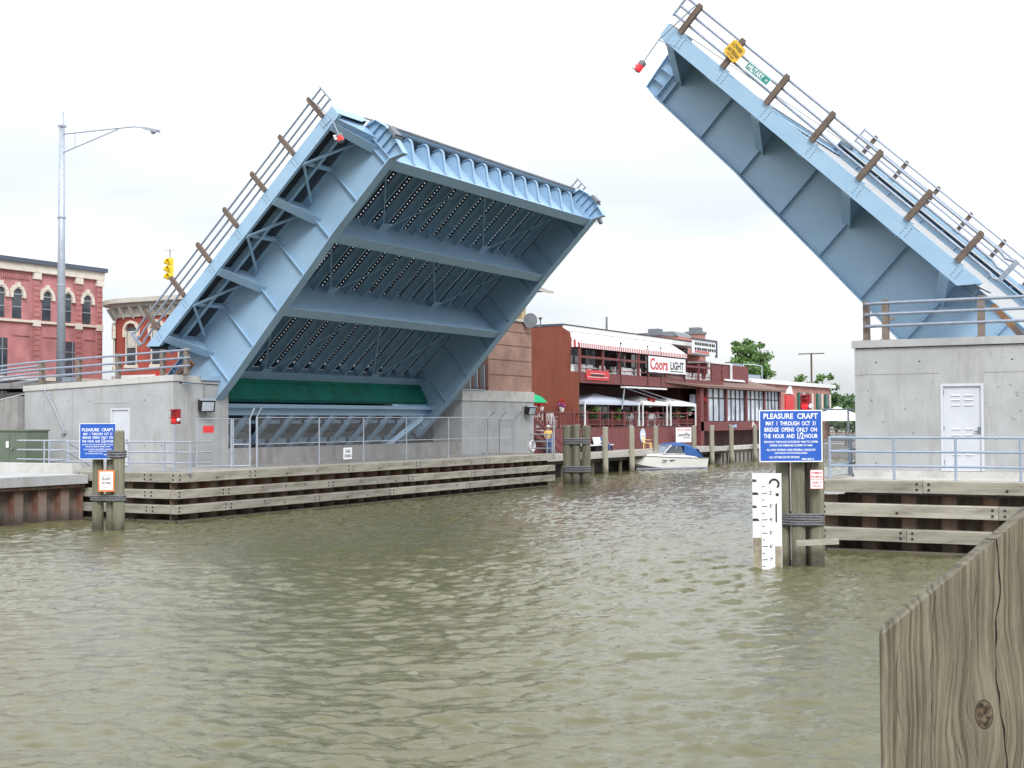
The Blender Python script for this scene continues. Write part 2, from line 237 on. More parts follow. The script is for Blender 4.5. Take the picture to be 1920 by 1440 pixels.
# ------------------------------------------------------------------ mesh helpers
ORG = {}
class MB:
    def __init__(s): s.v = []; s.f = []; s.mi = []; s.cur = 0
    def add(s, vs, fs):
        o = len(s.v); s.v += [tuple(p) for p in vs]; s.f += [tuple(i+o for i in f) for f in fs]; s.mi += [s.cur]*len(fs); return s
    def box(s, x0, y0, z0, x1, y1, z1):
        x0, x1 = min(x0, x1), max(x0, x1); y0, y1 = min(y0, y1), max(y0, y1); z0, z1 = min(z0, z1), max(z0, z1)
        return s.add([(x0,y0,z0),(x1,y0,z0),(x1,y1,z0),(x0,y1,z0),(x0,y0,z1),(x1,y0,z1),(x1,y1,z1),(x0,y1,z1)],
              [(3,2,1,0),(4,5,6,7),(0,1,5,4),(1,2,6,5),(2,3,7,6),(3,0,4,7)])
    def prism(s, pts, ext):
        n = len(pts); e = Vector(ext); a = [Vector(p) for p in pts]; b = [p+e for p in a]
        nrm = Vector((0,0,0))
        for i in range(n): nrm += a[i].cross(a[(i+1) % n])
        fl = nrm.dot(e) > 0
        fs = [tuple(range(n)) if not fl else tuple(reversed(range(n))), tuple(range(2*n-1, n-1, -1)) if not fl else tuple(range(n, 2*n))]
        for i in range(n):
            j = (i+1) % n; q = (i, i+n, j+n, j); fs.append(q if not fl else tuple(reversed(q)))
        return s.add(a+b, fs)
    def bar(s, p, q, w, h, up=(0,0,1)):
        p = Vector(p); q = Vector(q); d = (q-p).normalized(); u = Vector(up)
        x = d.cross(u)
        if x.length < 1e-4: x = d.cross(Vector((1,0,0)))
        x.normalize(); u = x.cross(d)
        c = [x*(-w/2)+u*(-h/2), x*(w/2)+u*(-h/2), x*(w/2)+u*(h/2), x*(-w/2)+u*(h/2)]
        return s.add([p+k for k in c]+[q+k for k in c], [(0,1,2,3),(7,6,5,4),(0,4,5,1),(1,5,6,2),(2,6,7,3),(3,7,4,0)])
    def tube(s, pts, r, n=8, r2=None):
        pts = [Vector(p) for p in pts]; m_ = len(pts); rs = r if isinstance(r, (list, tuple)) else [r + ((r2-r)*i/(m_-1) if r2 is not None else 0) for i in range(m_)]
        vs = []; x = None
        for i, p in enumerate(pts):
            d = (pts[min(i+1, m_-1)]-pts[max(i-1, 0)]).normalized()
            if x is None:
                x = d.cross(Vector((0,0,1)))
                if x.length < 1e-3: x = Vector((1,0,0))
            x = (x - d*x.dot(d)).normalized(); y = d.cross(x)
            vs += [p+(x*math.cos(2*math.pi*k/n)+y*math.sin(2*math.pi*k/n))*rs[i] for k in range(n)]
        fs = []
        for i in range(m_-1):
            for k in range(n):
                a = i*n+k; b = i*n+(k+1) % n; fs.append((a, b, b+n, a+n))
        fs.append(tuple(reversed(range(n)))); fs.append(tuple(range((m_-1)*n, m_*n)))
        return s.add(vs, fs)
    def lathe(s, c, prof, n=12, ax=(0,0,1)):
        c = Vector(c); a = Vector(ax).normalized(); x = a.orthogonal().normalized(); y = a.cross(x); vs = []; fs = []
        for (r, h) in prof: vs += [c+a*h+(x*math.cos(2*math.pi*k/n)+y*math.sin(2*math.pi*k/n))*r for k in range(n)]
        for i in range(len(prof)-1):
            for k in range(n):
                p = i*n+k; q = i*n+(k+1) % n; fs.append((p, q, q+n, p+n))
        fs.append(tuple(reversed(range(n)))); fs.append(tuple(range((len(prof)-1)*n, len(prof)*n)))
        return s.add(vs, fs)
    def quad(s, a, b, c, d): return s.add([a, b, c, d], [(0,1,2,3)])
    def mesh(s, name, mats):
        me = bpy.data.meshes.new(name); me.from_pydata(s.v, [], s.f)
        for m_ in (mats if isinstance(mats, (list, tuple)) else [mats]): me.materials.append(m_)
        if any(s.mi): me.polygons.foreach_set('material_index', s.mi)
        return me
    def build(s, name, mats, parent=None, smooth=False, loc=None, label=None, kind=None):
        off = None
        if parent is not None:
            r = parent
            while r.parent: r = r.parent
            off = ORG.get(r.name)
        if off is not None and loc is None: s.v = [(a-off[0], b-off[1], c-off[2]) for a, b, c in s.v]
        me = s.mesh(name, mats)
        if smooth: me.shade_smooth()
        o = bpy.data.objects.new(name, me); COL.objects.link(o)
        if parent is not None: o.parent = parent
        if loc is not None: o.location = loc
        if label: o['label'] = label
        if kind: o['kind'] = kind
        return o
def thing(name, label, cat, loc=(0,0,0), group=None, rot=None):
    o = bpy.data.objects.new(name, None); COL.objects.link(o); o.location = loc; o.empty_display_size = .2
    o['label'] = label; o['category'] = cat
    if group: o['group'] = group
    if rot is None: ORG[o.name] = tuple(loc)
    else: o.rotation_euler = rot
    return o
def tag(o, label, cat, group=None):
    o['label'] = label; o['category'] = cat
    if group: o['group'] = group
    return o
def struct(o): o['kind'] = 'structure'; return o
def place(name, me, parent, loc, rotz=0, label=None, rot=None):
    o = bpy.data.objects.new(name, me); COL.objects.link(o); o.parent = parent
    r = parent
    while r.parent: r = r.parent
    off = ORG.get(r.name, (0,0,0)); o.location = (loc[0]-off[0], loc[1]-off[1], loc[2]-off[2]); o.rotation_euler = rot or (0,0,rotz)
    if label: o['label'] = label
    return o
def copy_tree(o, loc=None, rotz=None, parent=None, label=None, scale=None):
    c = o.copy(); COL.objects.link(c); c.parent = parent
    if loc is not None: c.location = loc
    if rotz is not None: c.rotation_euler = (0,0,rotz)
    if label: c['label'] = label
    if scale: c.scale = (scale,)*3
    for ch in list(o.children): copy_tree(ch, parent=c)
    return c
def text_mb(items, origin, right, up, depth=.004):
    """items: (string, x centre, y base, width or None, height); lettering in the plane right/up"""
    mb = MB(); origin = Vector(origin); right = Vector(right).normalized(); up = Vector(up).normalized(); nn = right.cross(up)
    dg = bpy.context.evaluated_depsgraph_get()
    for st, cx, y, w, h in items:
        cu = bpy.data.curves.new('t', 'FONT'); cu.body = st; cu.size = 1.0; cu.resolution_u = 2; cu.offset = .02
        ob = bpy.data.objects.new('t', cu); COL.objects.link(ob)
        bpy.context.view_layer.update(); dg = bpy.context.evaluated_depsgraph_get()
        me = ob.evaluated_get(dg).to_mesh()
        vs = [v.co.copy() for v in me.vertices]; fs = [tuple(p.vertices) for p in me.polygons]
        if vs:
            x0 = min(v.x for v in vs); x1 = max(v.x for v in vs); y0 = min(v.y for v in vs); y1 = max(v.y for v in vs)
            sy = h/(y1-y0); sx = (w/(x1-x0)) if w else sy
            mb.add([origin+right*((v.x-(x0+x1)/2)*sx+cx)+up*((v.y-y0)*sy+y)+nn*depth for v in vs], fs)
        ob.evaluated_get(dg).to_mesh_clear(); bpy.data.objects.remove(ob); bpy.data.curves.remove(cu)
    return mb
def slab(mb, c, right, up, w, h, th):
    """board centred at c, facing right x up, front face at c"""
    c = Vector(c); r = Vector(right).normalized(); u = Vector(up).normalized(); n = r.cross(u)
    p = [c+r*(a*w/2)+u*(b*h/2) for a, b in ((-1,-1),(1,-1),(1,1),(-1,1))]
    return mb.prism(p, n*(-th))
def rect_lines(mb, c, right, up, w, h, t, d=.003):
    c = Vector(c); r = Vector(right).normalized(); u = Vector(up).normalized(); n = r.cross(u)
    for (cx, cy, ww, hh) in ((0, h/2-t/2, w, t), (0, -h/2+t/2, w, t), (-w/2+t/2, 0, t, h-2*t), (w/2-t/2, 0, t, h-2*t)):
        slab(mb, c+r*cx+u*cy+n*d, r, u, ww, hh, d*.8)

# ------------------------------------------------------------------ water and land
def wave_height(X, Y):
    rng = np.random.RandomState(3); H = np.zeros_like(X)
    for lam0, n, st in ((3.4, 7, .008), (1.6, 12, .020), (.80, 18, .037), (.42, 30, .062), (.25, 26, .064)):
        for _ in range(n):
            lam = lam0*rng.uniform(.7, 1.35); th = math.radians(-62)+rng.normal(0, .55); k = 2*math.pi/lam
            a = st*lam/n**.5*.62; ph = rng.uniform(0, 6.28)
            p = (X*math.cos(th)+Y*math.sin(th))*k+ph
            p = p+.5*np.sin(X*.9*rng.uniform(.3, 1)+Y*.7*rng.uniform(.3, 1)+rng.uniform(0, 6))
            H += a*(np.sin(p)+.34*np.cos(2*p))
    patch = .75+.35*np.sin(X*.21+1.2+.8*np.sin(Y*.13))*np.sin(Y*.17+.6*np.sin(X*.19+2))
    return H*patch
ys = [7.0]
while ys[-1] < 150: ys.append(ys[-1]+max(.045, .0046*ys[-1]))
ys = np.array(ys); xs = np.arange(-52, 8, .07)
# cells whose columns lie well inside either bank are skipped
Xg, Yg = np.meshgrid(xs, ys); Hg = wave_height(Xg, Yg)
fade = np.clip((150-Yg)/10, 0, 1); Hg *= fade
nv = len(xs)*len(ys); co = np.empty((nv, 3), np.float32); co[:, 0] = Xg.ravel(); co[:, 1] = Yg.ravel(); co[:, 2] = Hg.ravel()
nx = len(xs); i = np.arange((len(ys)-1)*(nx-1)); rI = i//(nx-1); cI = i % (nx-1); a0 = rI*nx+cI
fc = np.stack([a0, a0+1, a0+nx+1, a0+nx], 1)
cx = xs[cI]; cy = ys[rI]
vis = (cx > -2.1*cy-6) & (cx < 0.03*cy+3.5) & ~((cx < -34.5) & (cy > 34.8) & (cy < 62)) & ~((cx < -38) & (cy > 18)) & ~((cx > -8.5) & (cy > 35.5)) & ~((cx < -42) & (cy > 62))
fc = fc[vis]
me = bpy.data.meshes.new('river_water'); me.vertices.add(nv); me.vertices.foreach_set('co', co.ravel())
me.loops.add(fc.size); me.loops.foreach_set('vertex_index', fc.ravel().astype(np.int32))
me.polygons.add(len(fc)); me.polygons.foreach_set('loop_start', (np.arange(len(fc))*4).astype(np.int32)); me.polygons.foreach_set('loop_total', np.full(len(fc), 4, np.int32))
me.update(calc_edges=True); me.shade_smooth()
WAT = bpy.data.materials.new('murky_river_water'); WAT.use_nodes = True; t = WAT.node_tree; p = t.nodes['Principled BSDF']
p.inputs['Roughness'].default_value = .015; p.inputs['IOR'].default_value = 1.33
tc = N(t, 'ShaderNodeTexCoord')
n1 = N(t, 'ShaderNodeTexNoise'); n1.inputs['Scale'].default_value = .12; n1.inputs['Detail'].default_value = 4; t.links.new(tc.outputs['Object'], n1.inputs[0])
x = N(t, 'ShaderNodeMix', data_type='RGBA'); x.inputs[6].default_value = (0.088, 0.084, 0.041, 1); x.inputs[7].default_value = (0.115, 0.110, 0.058, 1)
t.links.new(n1.outputs['Fac'], x.inputs[0]); t.links.new(x.outputs[2], p.inputs['Base Color'])
mp = N(t, 'ShaderNodeMapping'); mp.inputs['Rotation'].default_value = (0, 0, R(29)); mp.inputs['Scale'].default_value = (1, 2.2, 1); t.links.new(tc.outputs['Object'], mp.inputs[0])
n2 = N(t, 'ShaderNodeTexNoise'); n2.inputs['Scale'].default_value = 9; n2.inputs['Detail'].default_value = 5; n2.inputs['Roughness'].default_value = .6; t.links.new(mp.outputs[0], n2.inputs[0])
b = N(t, 'ShaderNodeBump'); b.inputs['Strength'].default_value = .6; b.inputs['Distance'].default_value = .018; t.links.new(n2.outputs['Fac'], b.inputs['Height']); t.links.new(b.outputs[0], p.inputs['Normal'])
me.materials.append(WAT)
o = bpy.data.objects.new('river_water', me); COL.objects.link(o); struct(o)
mb = MB(); mb.box(-400, -300, -.5, 600, 900, -.14); o = mb.build('outer_water', WAT); struct(o)
mb = MB(); mb.box(-900, 700, -.2, 900, 3000, .6); struct(mb.build('far_ground', GRASS))
# left bank (with the machinery pit left open), right bank
mb = MB()
mb.box(-900, 38.6, -1, -50, 700, 1.5); mb.box(-50, 60.9, -1, -36.75, 67, 1.55); mb.box(-50, 67, -1, -39.3, 101, 1.2); mb.box(-50, 101, -1, -37, 700, 1.2)
struct(mb.build('left_bank_ground', GRND))
mb = MB(); mb.box(-9.6, 38.1, -1, 900, 700, 1.55); struct(mb.build('right_bank_ground', GRND))
# raised street and the slab that carries it, behind the left abutment
mb = MB(); mb.prism([(-45, 39.6, 1.5), (-45, 39.6, 4.75), (-62, 39.6, 4.55), (-200, 39.6, 4.5), (-200, 39.6, 1.5)], (0, 22.4, 0)); struct(mb.build('approach_street', ASPH))
mb = MB(); mb.box(-200, 62.001, 1.51, -50, 160, 4.6); struct(mb.build('raised_pavement', CONCD))

# ------------------------------------------------------------------ timber fenders on sheet piling
def sheet_profile(L, z0, z1):
    mb = MB(); pts = [(0, 0), (.36, 0), (.5, .34), (.86, .34), (1.0, 0)]; th = .03
    for (a, b_) in zip(pts[:-1], pts[1:]):
        mb.prism([(a[0], a[1], z0), (b_[0], b_[1], z0), (b_[0], b_[1]+th, z0), (a[0], a[1]+th, z0)], (0, 0, z1-z0))
    return mb
SP = sheet_profile(1, -.6, 1.45).mesh('sheet_pile', SHEET)
SPP = sheet_profile(1, -.6, 1.45).mesh('pale_sheet_pile', SHEETP)
def timber_mesh(L, h, d, bolts=True, seed=0):
    rng = random.Random(seed); mb = MB(); n = 6
    vs = []; fs = []
    prof = [(0, 0), (0, h-.02), (.02, h), (d, h), (d, 0)]
    for k in range(n+1):
        x_ = L*k/n; w = rng.uniform(-.006, .006); vs += [(x_, a+w, b_+rng.uniform(-.006, .006)) for a, b_ in prof]
    m_ = len(prof)
    for k in range(n):
        for q in range(m_):
            a = k*m_+q; b_ = k*m_+(q+1) % m_; fs.append((a, b_, b_+m_, a+m_))
    fs.append(tuple(range(m_))); fs.append(tuple(reversed(range(n*m_, n*m_+m_))))
    mb.add(vs, fs)
    if bolts:
        mb.cur = 1
        spots = [(.14, h*.28), (.14, h*.72), (L-.14, h*.28), (L-.14, h*.72)]
        k = 2.0
        while k < L-1: spots.append((k, h*(.3 if rng.random() < .5 else .68))); k += rng.uniform(1.0, 2.2)
        for (bx, bz) in spots: mb.lathe((bx, 0, bz), [(.035, -.0), (.035, .012)], 7, (0, -1, 0))
    return mb
def fender(name, label, p0, direction, length, rows, d, seed, sheet=SP, z_sp=0, first=None):
    """p0: front line start, direction: unit along, front face is to the right hand side of local -y"""
    ang = math.atan2(direction[1], direction[0])
    t_ = thing(name, label, 'timber fender', (p0[0], p0[1], 0), rot=(0, 0, ang))
    rng = random.Random(seed)
    for ri, (z0, z1, off) in enumerate(rows):
        x_ = 0.0; first_l = rng.uniform(2.2, 5)
        while x_ < length-.01:
            L = min(first_l if x_ == 0 else rng.uniform(5.0, 6.4), length-x_)
            if length-x_-L < 1.2: L = length-x_
            mbt = timber_mesh(L-.012, z1-z0, d, True, rng.randint(0, 9999))
            o = mbt.build('timber', [TIMBW if ri == 3 else TIMB, BLACK], t_); o.location = (x_, off, z0)
            x_ += L
    k = 0.05
    while k+1.0 < length-.02:
        o = bpy.data.objects.new('sheet_pile', sheet); COL.objects.link(o); o.parent = t_; o.location = (k, d+.05, z_sp); k += 1.0
    return t_
rowsL = [(1.36, 1.70, 0), (.80, 1.10, .02), (.28, .58, .02), (-.08, .05, .16)]
rowsR = [(1.54, 1.86, 0), (.93, 1.25, .02), (.30, .62, .02), (-.08, .06, .16)]
fender('timber_fender', 'long weathered timber fender over rusty piling along the left bank under the raised leaf', (-32.1, 34.3), (0, 1), 28.2, rowsL, .3, 5)
fender('timber_fender', 'short weathered timber fender facing the viewer behind the left piling cluster', (-36.9, 34.3), (1, 0), 4.78, rowsL, .3, 11)
fender('timber_fender', 'weathered timber fender below the right abutment and its blue grey railing', (-9.9, 34.3), (1, 0), 12.0, rowsR, .3, 21)
t_ = thing('end_timber_fender', 'end timbers of the fender beside the far group of pilings', 'timber fender', (-32.1, 62.52, 0), rot=(0, 0, R(180)))
for z0, z1, off in rowsL[:3]:
    o = timber_mesh(4.3, z1-z0, .28, True, 3).build('timber', [TIMB, BLACK], t_); o.location = (0, -.02, z0)
# right fender return along the river
fender('timber_fender', 'timber fender returning along the river edge beside the right piling cluster', (-9.92, 70), (0, -1), 35.4, rowsR, .3, 23)
# concrete promenades
mb = MB(); mb.box(-60, 35.1, -.8, -32.95, 39.0, 1.40); mb.box(-60, 34.62, 1.47, -32.42, 39.0, 1.68); mb.box(-36.68, 39.0, -.8, -32.95, 62.2, 1.40); mb.box(-36.68, 39.0, 1.47, -32.42, 62.2, 1.66); struct(mb.build('left_promenade', CONCD))
mb = MB(); mb.box(-9.1, 35.1, -.8, 10, 36.49, 1.60); mb.box(-9.6, 34.62, 1.62, 10, 36.49, 1.84); mb.box(-9.1, 36.5, -.8, 10, 38.0, 1.61); mb.box(-9.6, 36.5, 1.62, 10, 38.0, 1.80); mb.box(-9.6, 38.0, 1.56, 10, 70, 1.80); struct(mb.build('right_promenade', CONCL))
# left quay with pale rusty sheet piles
t_ = thing('left_quay', 'low concrete quay on pale rusty sheet piling at the left edge', 'quay wall', (-36.4, 31, 0))
mb = MB(); mb.box(-50, 18, 1.27, -36.2, 34.2, 1.60); mb.build('slab', CONC, t_)
mb = MB(); mb.box(-50, 18.05, 1.15, -36.3, 34.15, 1.269); mb.build('edge_channel', SHEET, t_)
for k in range(16): place('sheet_pile', SPP, t_, (-36.45, 18.2+k*1.0, -.3), R(90))
mb = MB(); mb.box(-62, 34.2, 1.3, -37, 34.61, 1.95); struct(mb.build('quay_step', CONCL))

# ------------------------------------------------------------------ bridge leaves
BS = [0, -3.7, -7.4, -11.1]
def bot(s):  # girder bottom depth
    xs_ = [-16, -11.1, -7.4, -3.7, .3, 1]; ds = [2.95, 2.84, 2.55, 2.25, 2.12, 2.1]
    return float(np.interp(s, xs_, ds))
YF, YG, YH, YE = 0.0, 2.1, 19.7, 21.8
def build_leaf(sg, origin, label):
    L = bpy.data.objects.new('bridge_leaf', None); COL.objects.link(L); L.location = origin
    L.rotation_euler = (0, -R(43)*sg, 0); L['label'] = label; L['category'] = 'bridge leaf'; L['group'] = 'leaves of the raised drawbridge'
    P = lambda s, y, t_: (sg*s, y, -t_)
    def pr(mb, pts, y0, y1): return mb.prism([P(s, y0, t_) for s, t_ in pts], (0, y1-y0, 0))
    def bx(mb, s0, y0, t0, s1, y1, t1): return mb.box(sg*s0, y0, -t0, sg*s1, y1, -t1)
    rt = .42 if sg > 0 else .60
    # fascias
    for yf, sd_ in ((YF, 1), (YE, -1)):
        mb = MB(); pr(mb, [(.5, 0), (.5, .5), (-11.55, .5), (-12.05, 0)], yf, yf+.025*sd_)
        bx(mb, .49, yf+.03*sd_, .47, -11.5, yf+.16*sd_, .498); bx(mb, .49, yf+.03*sd_, .0, -12, yf+.12*sd_, .14)
        fa = mb.build('fascia_girder', PAINT, L)
        for k in range(7):
            s = -1.85*k-.28; mbb = MB()
            for a in range(2):
                for c in range(4): mbb.lathe(P(s+a*.16, yf-.001*sd_, .1+c*.09), [(.017, 0), (.017, .014)], 6, (0, -sd_, 0))
            if yf == YF: mbb.build('bolt_group', STEELC, fa, kind='stuff')
        if yf == YF:
            for k in range(6):
                mbs = MB(); bx(mbs, -1.85*k-.5, yf-.012, .0, -1.85*k+.12, yf-.002, .03); mbs.build('splice_plate', PAINT, fa)
    # sidewalks and roadway deck
    for y0, y1 in ((.03, 2.09), (19.71, 21.77)):
        mb = MB(); bx(mb, .46, y0, .15, -12, y1, .19); mb.mi[1] = 1; mb.build('sidewalk_deck', [DECKP, DECKT], L)
    # railings
    for yr, nm in ((.1, 'railing'), (21.7, 'far_railing')):
        mb = MB(); side = -1 if yr < 1 else 1
        for h in (.32, .62, .93):
            pts = [P(.62, yr, -h), P(-11.75, yr, -h), P(-12.02, yr, -h+.06), P(-12.3, yr, -h-.05 if h > .9 else -h+.02)]
            if h < .5: pts = [P(.62, yr, -h), P(-12.0, yr, -h)]
            mb.tube(pts, .042, 8)
        mb.bar(P(.62, yr, -.25), P(.62, yr, -1.0), .07, .05, (1, 0, 0)); mb.bar(P(-12.3, yr, -.30), P(-12.3, yr, -1.02), .09, .13, (1, 0, 0))
        mb.tube([P(-12.3, yr, -.32), P(-12.12, yr, -.26), P(-11.95, yr, -.32)], .04, 8)
        rl = mb.build('railing', GALVD, L, smooth=False)
        for k in range(7):
            mb = MB(); s = -1.85*k
            mb.prism([P(s-.085, yr+side*.05, 0), P(s-.085, yr+side*.05, -.95), P(s-.03, yr+side*.05, -1.04), P(s+.085, yr+side*.05, -1.04), P(s+.085, yr+side*.05, 0)], (0, side*.13, 0))
            mb.build('post', WEDGE if k < 7 else WSTEEL, rl)
            mb = MB(); bx(mb, s-.16, yr-.06, .0, s+.16, yr+.2, -.03); mb.build('base_plate', PAINT, rl)
    # main girders
    for yg, inn in ((YG, 1), (YH, -1)):
        mb = MB(); ss = [.3, -3.7, -7.4, -11.1, -14.6]
        top = [(-14.6, .35), (.95, .35 if False else .45)]
        edge = [(.22, .33), (.82, .55), (.96, 1.05), (.98, 1.5), (.80, 2.42), (.3, 2.14)] if sg > 0 else [(.22, .33), (.84, .52), (.86, .9), (.82, 1.5), (.77, 2.08), (.3, 2.14)]
        pts = edge[:5]+[(.3, 2.12)]+[(s, bot(s)) for s in ss[1:4]]+[(-12.0, 2.86), (-14.6, 2.9), (-14.6, .33)]
        pr(mb, pts, yg-.012, yg+.012); g = mb.build('main_girder', PAINT, L)
        mb = MB()
        fp = [(.3, bot(.3)), (-3.5, bot(-3.7)), (-5.0, bot(-5.0)+.03), (-7.4, bot(-7.4)), (-9.3, bot(-9.3)), (-11.1, bot(-11.1)), (-14.6, 2.92)]
        for a, b_ in zip(fp[:-1], fp[1:]): pr(mb, [(a[0], a[1]), (b_[0], b_[1]), (b_[0], b_[1]+.045), (a[0], a[1]+.045)], yg-.24, yg+.24)
        mb.build('bottom_flange', PAINT, g)
        mb = MB(); bx(mb, .2, yg-.18, .29, -14.6, yg+.18, .33); mb.build('top_flange', PAINT, g)
        out = -inn
        for k in range(0, 8):
            s = -1.85*k-.02
            mb = MB(); mb.prism([P(s, yg+out*.012, .36), P(s, yg+out*.16, .36), P(s, yg+out*.16, bot(s)-.02), P(s, yg+out*.012, bot(s)-.02)], (sg*.02, 0, 0))
            mb.build('stiffener', PAINT, g)
            mb = MB(); mb.prism([P(s-.9, yg-out*.012, .36), P(s-.9, yg-out*.13, .36), P(s-.9, yg-out*.13, bot(s)-.02), P(s-.9, yg-out*.012, bot(s)-.02)], (sg*.02, 0, 0))
            mb.build('stiffener', PAINT, g)
        if yg == YG:
            mb = MB()
            for k in range(0, 8):
                s = -1.85*k-.02; t0 = .5
                while t0 < bot(s)-.1:
                    for ds in (-.07, .08): mb.lathe(P(s+ds, yg-.012, t0), [(.016, 0), (.012, .014)], 5, (0, -1, 0))
                    t0 += .14
            t0 = -14
            while t0 < .2: mb.lathe(P(t0, yg-.012, bot(t0)-.09), [(.014, 0), (.01, .012)], 5, (0, -1, 0)); t0 += .16
            mb.build('rivet_rows', PAINT, g, kind='stuff')
        # nose: flanged tip with ribs and lock plates
        mb = MB()
        for a, b_ in zip(edge[:-1], edge[1:]): mb.bar(P(a[0], yg, a[1]), P(b_[0], yg, b_[1]), .34, .03, (sg*.5, 0, -.5))
        for tt, s1 in (((.8, .86), (1.15, .94), (1.5, .95), (1.85, .88)) if sg > 0 else ((.9, .8), (1.3, .78), (1.7, .76))): mb.box(sg*.25, yg-.15, -tt, sg*s1, yg+.15, -tt-.02)
        mb.bar(P(.27, yg+out*.1, .4), P(.27, yg+out*.1, 2.1), .12, .03, (1, 0, 0))
        mb.build('girder_nose', PAINT, g)
        if sg > 0: mb = MB(); bx(mb, .98, yg-.2, 1.25, 1.1, yg+.2, 1.7); bx(mb, .9, yg-.26, 1.7, 1.0, yg+.26, 1.76); mb.build('lock_plate', STEELC, g)
    # floor beams
    for i_, s in enumerate(BS):
        if i_ == 3: s = -12.4
        mb = MB(); tb = bot(s)-.06 if i_ < 3 else 1.0
        mb.box(sg*(s-.01), YG+.02, -rt-.07, sg*(s+.01), YH-.02, -tb); mb.box(sg*(s-.22), YG+.03, -tb-.035, sg*(s+.22), YH-.03, -tb)
        fb = mb.build('floor_beam', PAINT, L)
        for yq in (4.6, 12.9):
            if i_ > 0: mb = MB(); mb.box(sg*(s+.012), YG+yq-.3, -1.0, sg*(s+.4), YG+yq+.3, -1.02); mb.build('gusset_plate', PAINT, fb)
        s = BS[i_]
        # sidewalk bracket both sides
        for yg, yf in ((YG, YF), (YH, YE)):
            w = .02; q0 = yg-.02 if yg == YG else yg+.02; q1 = yf+.05 if yf == YF else yf-.05
            mb = MB(); mb.prism([P(s-.01, q0, .3), P(s-.01, q0, 1.32), P(s-.01, q1, .52), P(s-.01, q1, .12)], (sg*w, 0, 0))
            a = Vector(P(s, q0, 1.32)); c = Vector(P(s, q1, .52)); mb.prism([a+Vector((-.17, 0, 0)), a+Vector((.17, 0, 0)), c+Vector((.17, 0, 0)), c+Vector((-.17, 0, 0))], (0, 0, -.03))
            mb.build('sidewalk_bracket', PAINT, fb)
    # sidewalk framing between brackets
    for yg, yf, d in ((YG, YF, 1), (YH, YE, -1)):
        ym = (yg+yf)/2
        mb = MB(); mb.box(sg*.3, ym-.1, -.2, sg*-11.9, ym-.08, -.48); mb.box(sg*.3, ym-.17, -.48, sg*-11.9, ym-.01, -.5); mb.build('sidewalk_stringer', PAINT, L)
        for s in (-1.85, -5.55, -9.25):
            mb = MB(); y0, y1 = sorted((yf+.05*d, yg-.05*d)); mb.box(sg*(s-.01), y0, -.2, sg*(s+.01), y1, -.42); mb.box(sg*(s-.08), y0, -.42, sg*(s+.08), y1, -.44); mb.build('cross_beam', PAINT, L)
            for ds in (1.55, -1.55):
                mb = MB(); mb.bar(P(s, yf+.12*d, .52), P(s+ds, yg-.1*d, .56 if ds > 0 else .56), .1, .06); mb.build('brace', PAINT, L)
        # tip plate
        mb = MB(); y0, y1 = sorted((yf+.0*d, yg-.1*d))
        mb.prism([P(.5, y0 if d > 0 else y1, .0), P(.5, y0 if d > 0 else y1, .42), P(.5, yg-.55*d, .42), P(.5, yg-.3*d, .28), P(.5, yg-.1*d, .28), P(.5, yg-.1*d, 0)], (sg*.02, 0, 0))
        mb.build('tip_plate', PAINT, L)
        mb = MB(); mb.prism([P(.05, yg-.03*d, .36), P(.05, yg-.03*d, 1.0), P(.05, yf+.06*d, .5), P(.05, yf+.06*d, .12)], (sg*.3, 0, 0)); mb.build('tip_bracket', PAINT, L)
    # stringers and grating
    NS = 14; dy = (YH-YG)/(NS+1)
    for k in range(1, NS+1):
        y = YG+dy*k
        for i_ in range(3):
            s1 = BS[i_]-.03; s0 = (BS[i_+1]+.03) if i_ < 2 else -12.35
            mb = MB(); mb.box(sg*s0, y-.009, -rt-.06, sg*s1, y+.009, -.93); mb.box(sg*s0, y-.05, -.93, sg*s1, y+.05, -.95); mb.build('stringer', BEAMP, L)
    for k in range(NS+1):
        y0 = YG+dy*k+.02; y1 = YG+dy*(k+1)-.02; gp = .155
        mb = MB(); mb.box(sg*.45, y0, -rt, sg*-12.395, y1-gp, -rt-.055); mb.mi[1] = 1; mb.build('roadway_panel', [DECKP, DECKT], L)
        mb = MB(); mb.box(sg*.45, y1-.02, -rt, sg*-12.395, y1+.018, -rt-.055); mb.box(sg*-12.1, y1-gp, -rt, sg*-12.395, y1-.02, -rt-.055)
        s = .4
        while s > -12.0: mb.box(sg*s, y1-gp, -rt, sg*(s-.09), y1-.02, -rt-.055); s -= .17
        mb.build('grating_bars', DECKP, L, kind='stuff')
    # end beam: bracket plates with pale flanges and finger joint
    for k in range(1, NS+1):
        y = YG+dy*k; mb = MB()
        dr_ = rt-.42; poly = [(.02, .38+dr_), (.12, .38+dr_), (.56, .66+dr_), (.56, .84+dr_), (.04, 1.6), (.02, 1.6)]
        pr(mb, poly, y-.008, y+.008)
        for a, b_ in zip(poly[1:4], poly[2:5]): mb.bar(P(a[0], y, a[1]), P(b_[0], y, b_[1]), .15, .02, (sg*1, 0, .2))
        mb.box(sg*.05, y+.01, -.8, sg*.3, y+.06, -.82)
        mb.build('end_bracket', PAINT, L)
    mb = MB(); bx(mb, .40, YG, .26+dr_, .56, YH, .36+dr_); mb.box(sg*.05, YG, -.34-dr_, sg*.5, YH, -.37-dr_); mb.build('end_channel', PAINT, L)
    mb = MB(); y = YG+.1
    while y < YH: mb.box(sg*.5, y, -.22-dr_, sg*.66, y+.07, -.34-dr_); y += .15
    mb.build('finger_joint', STEELC, L, kind='stuff')
    mb = MB(); mb.box(sg*.45, YF+.02, .03, sg*.52, YE-.02, 0); mb.build('edge_angle', CREAM2, L)
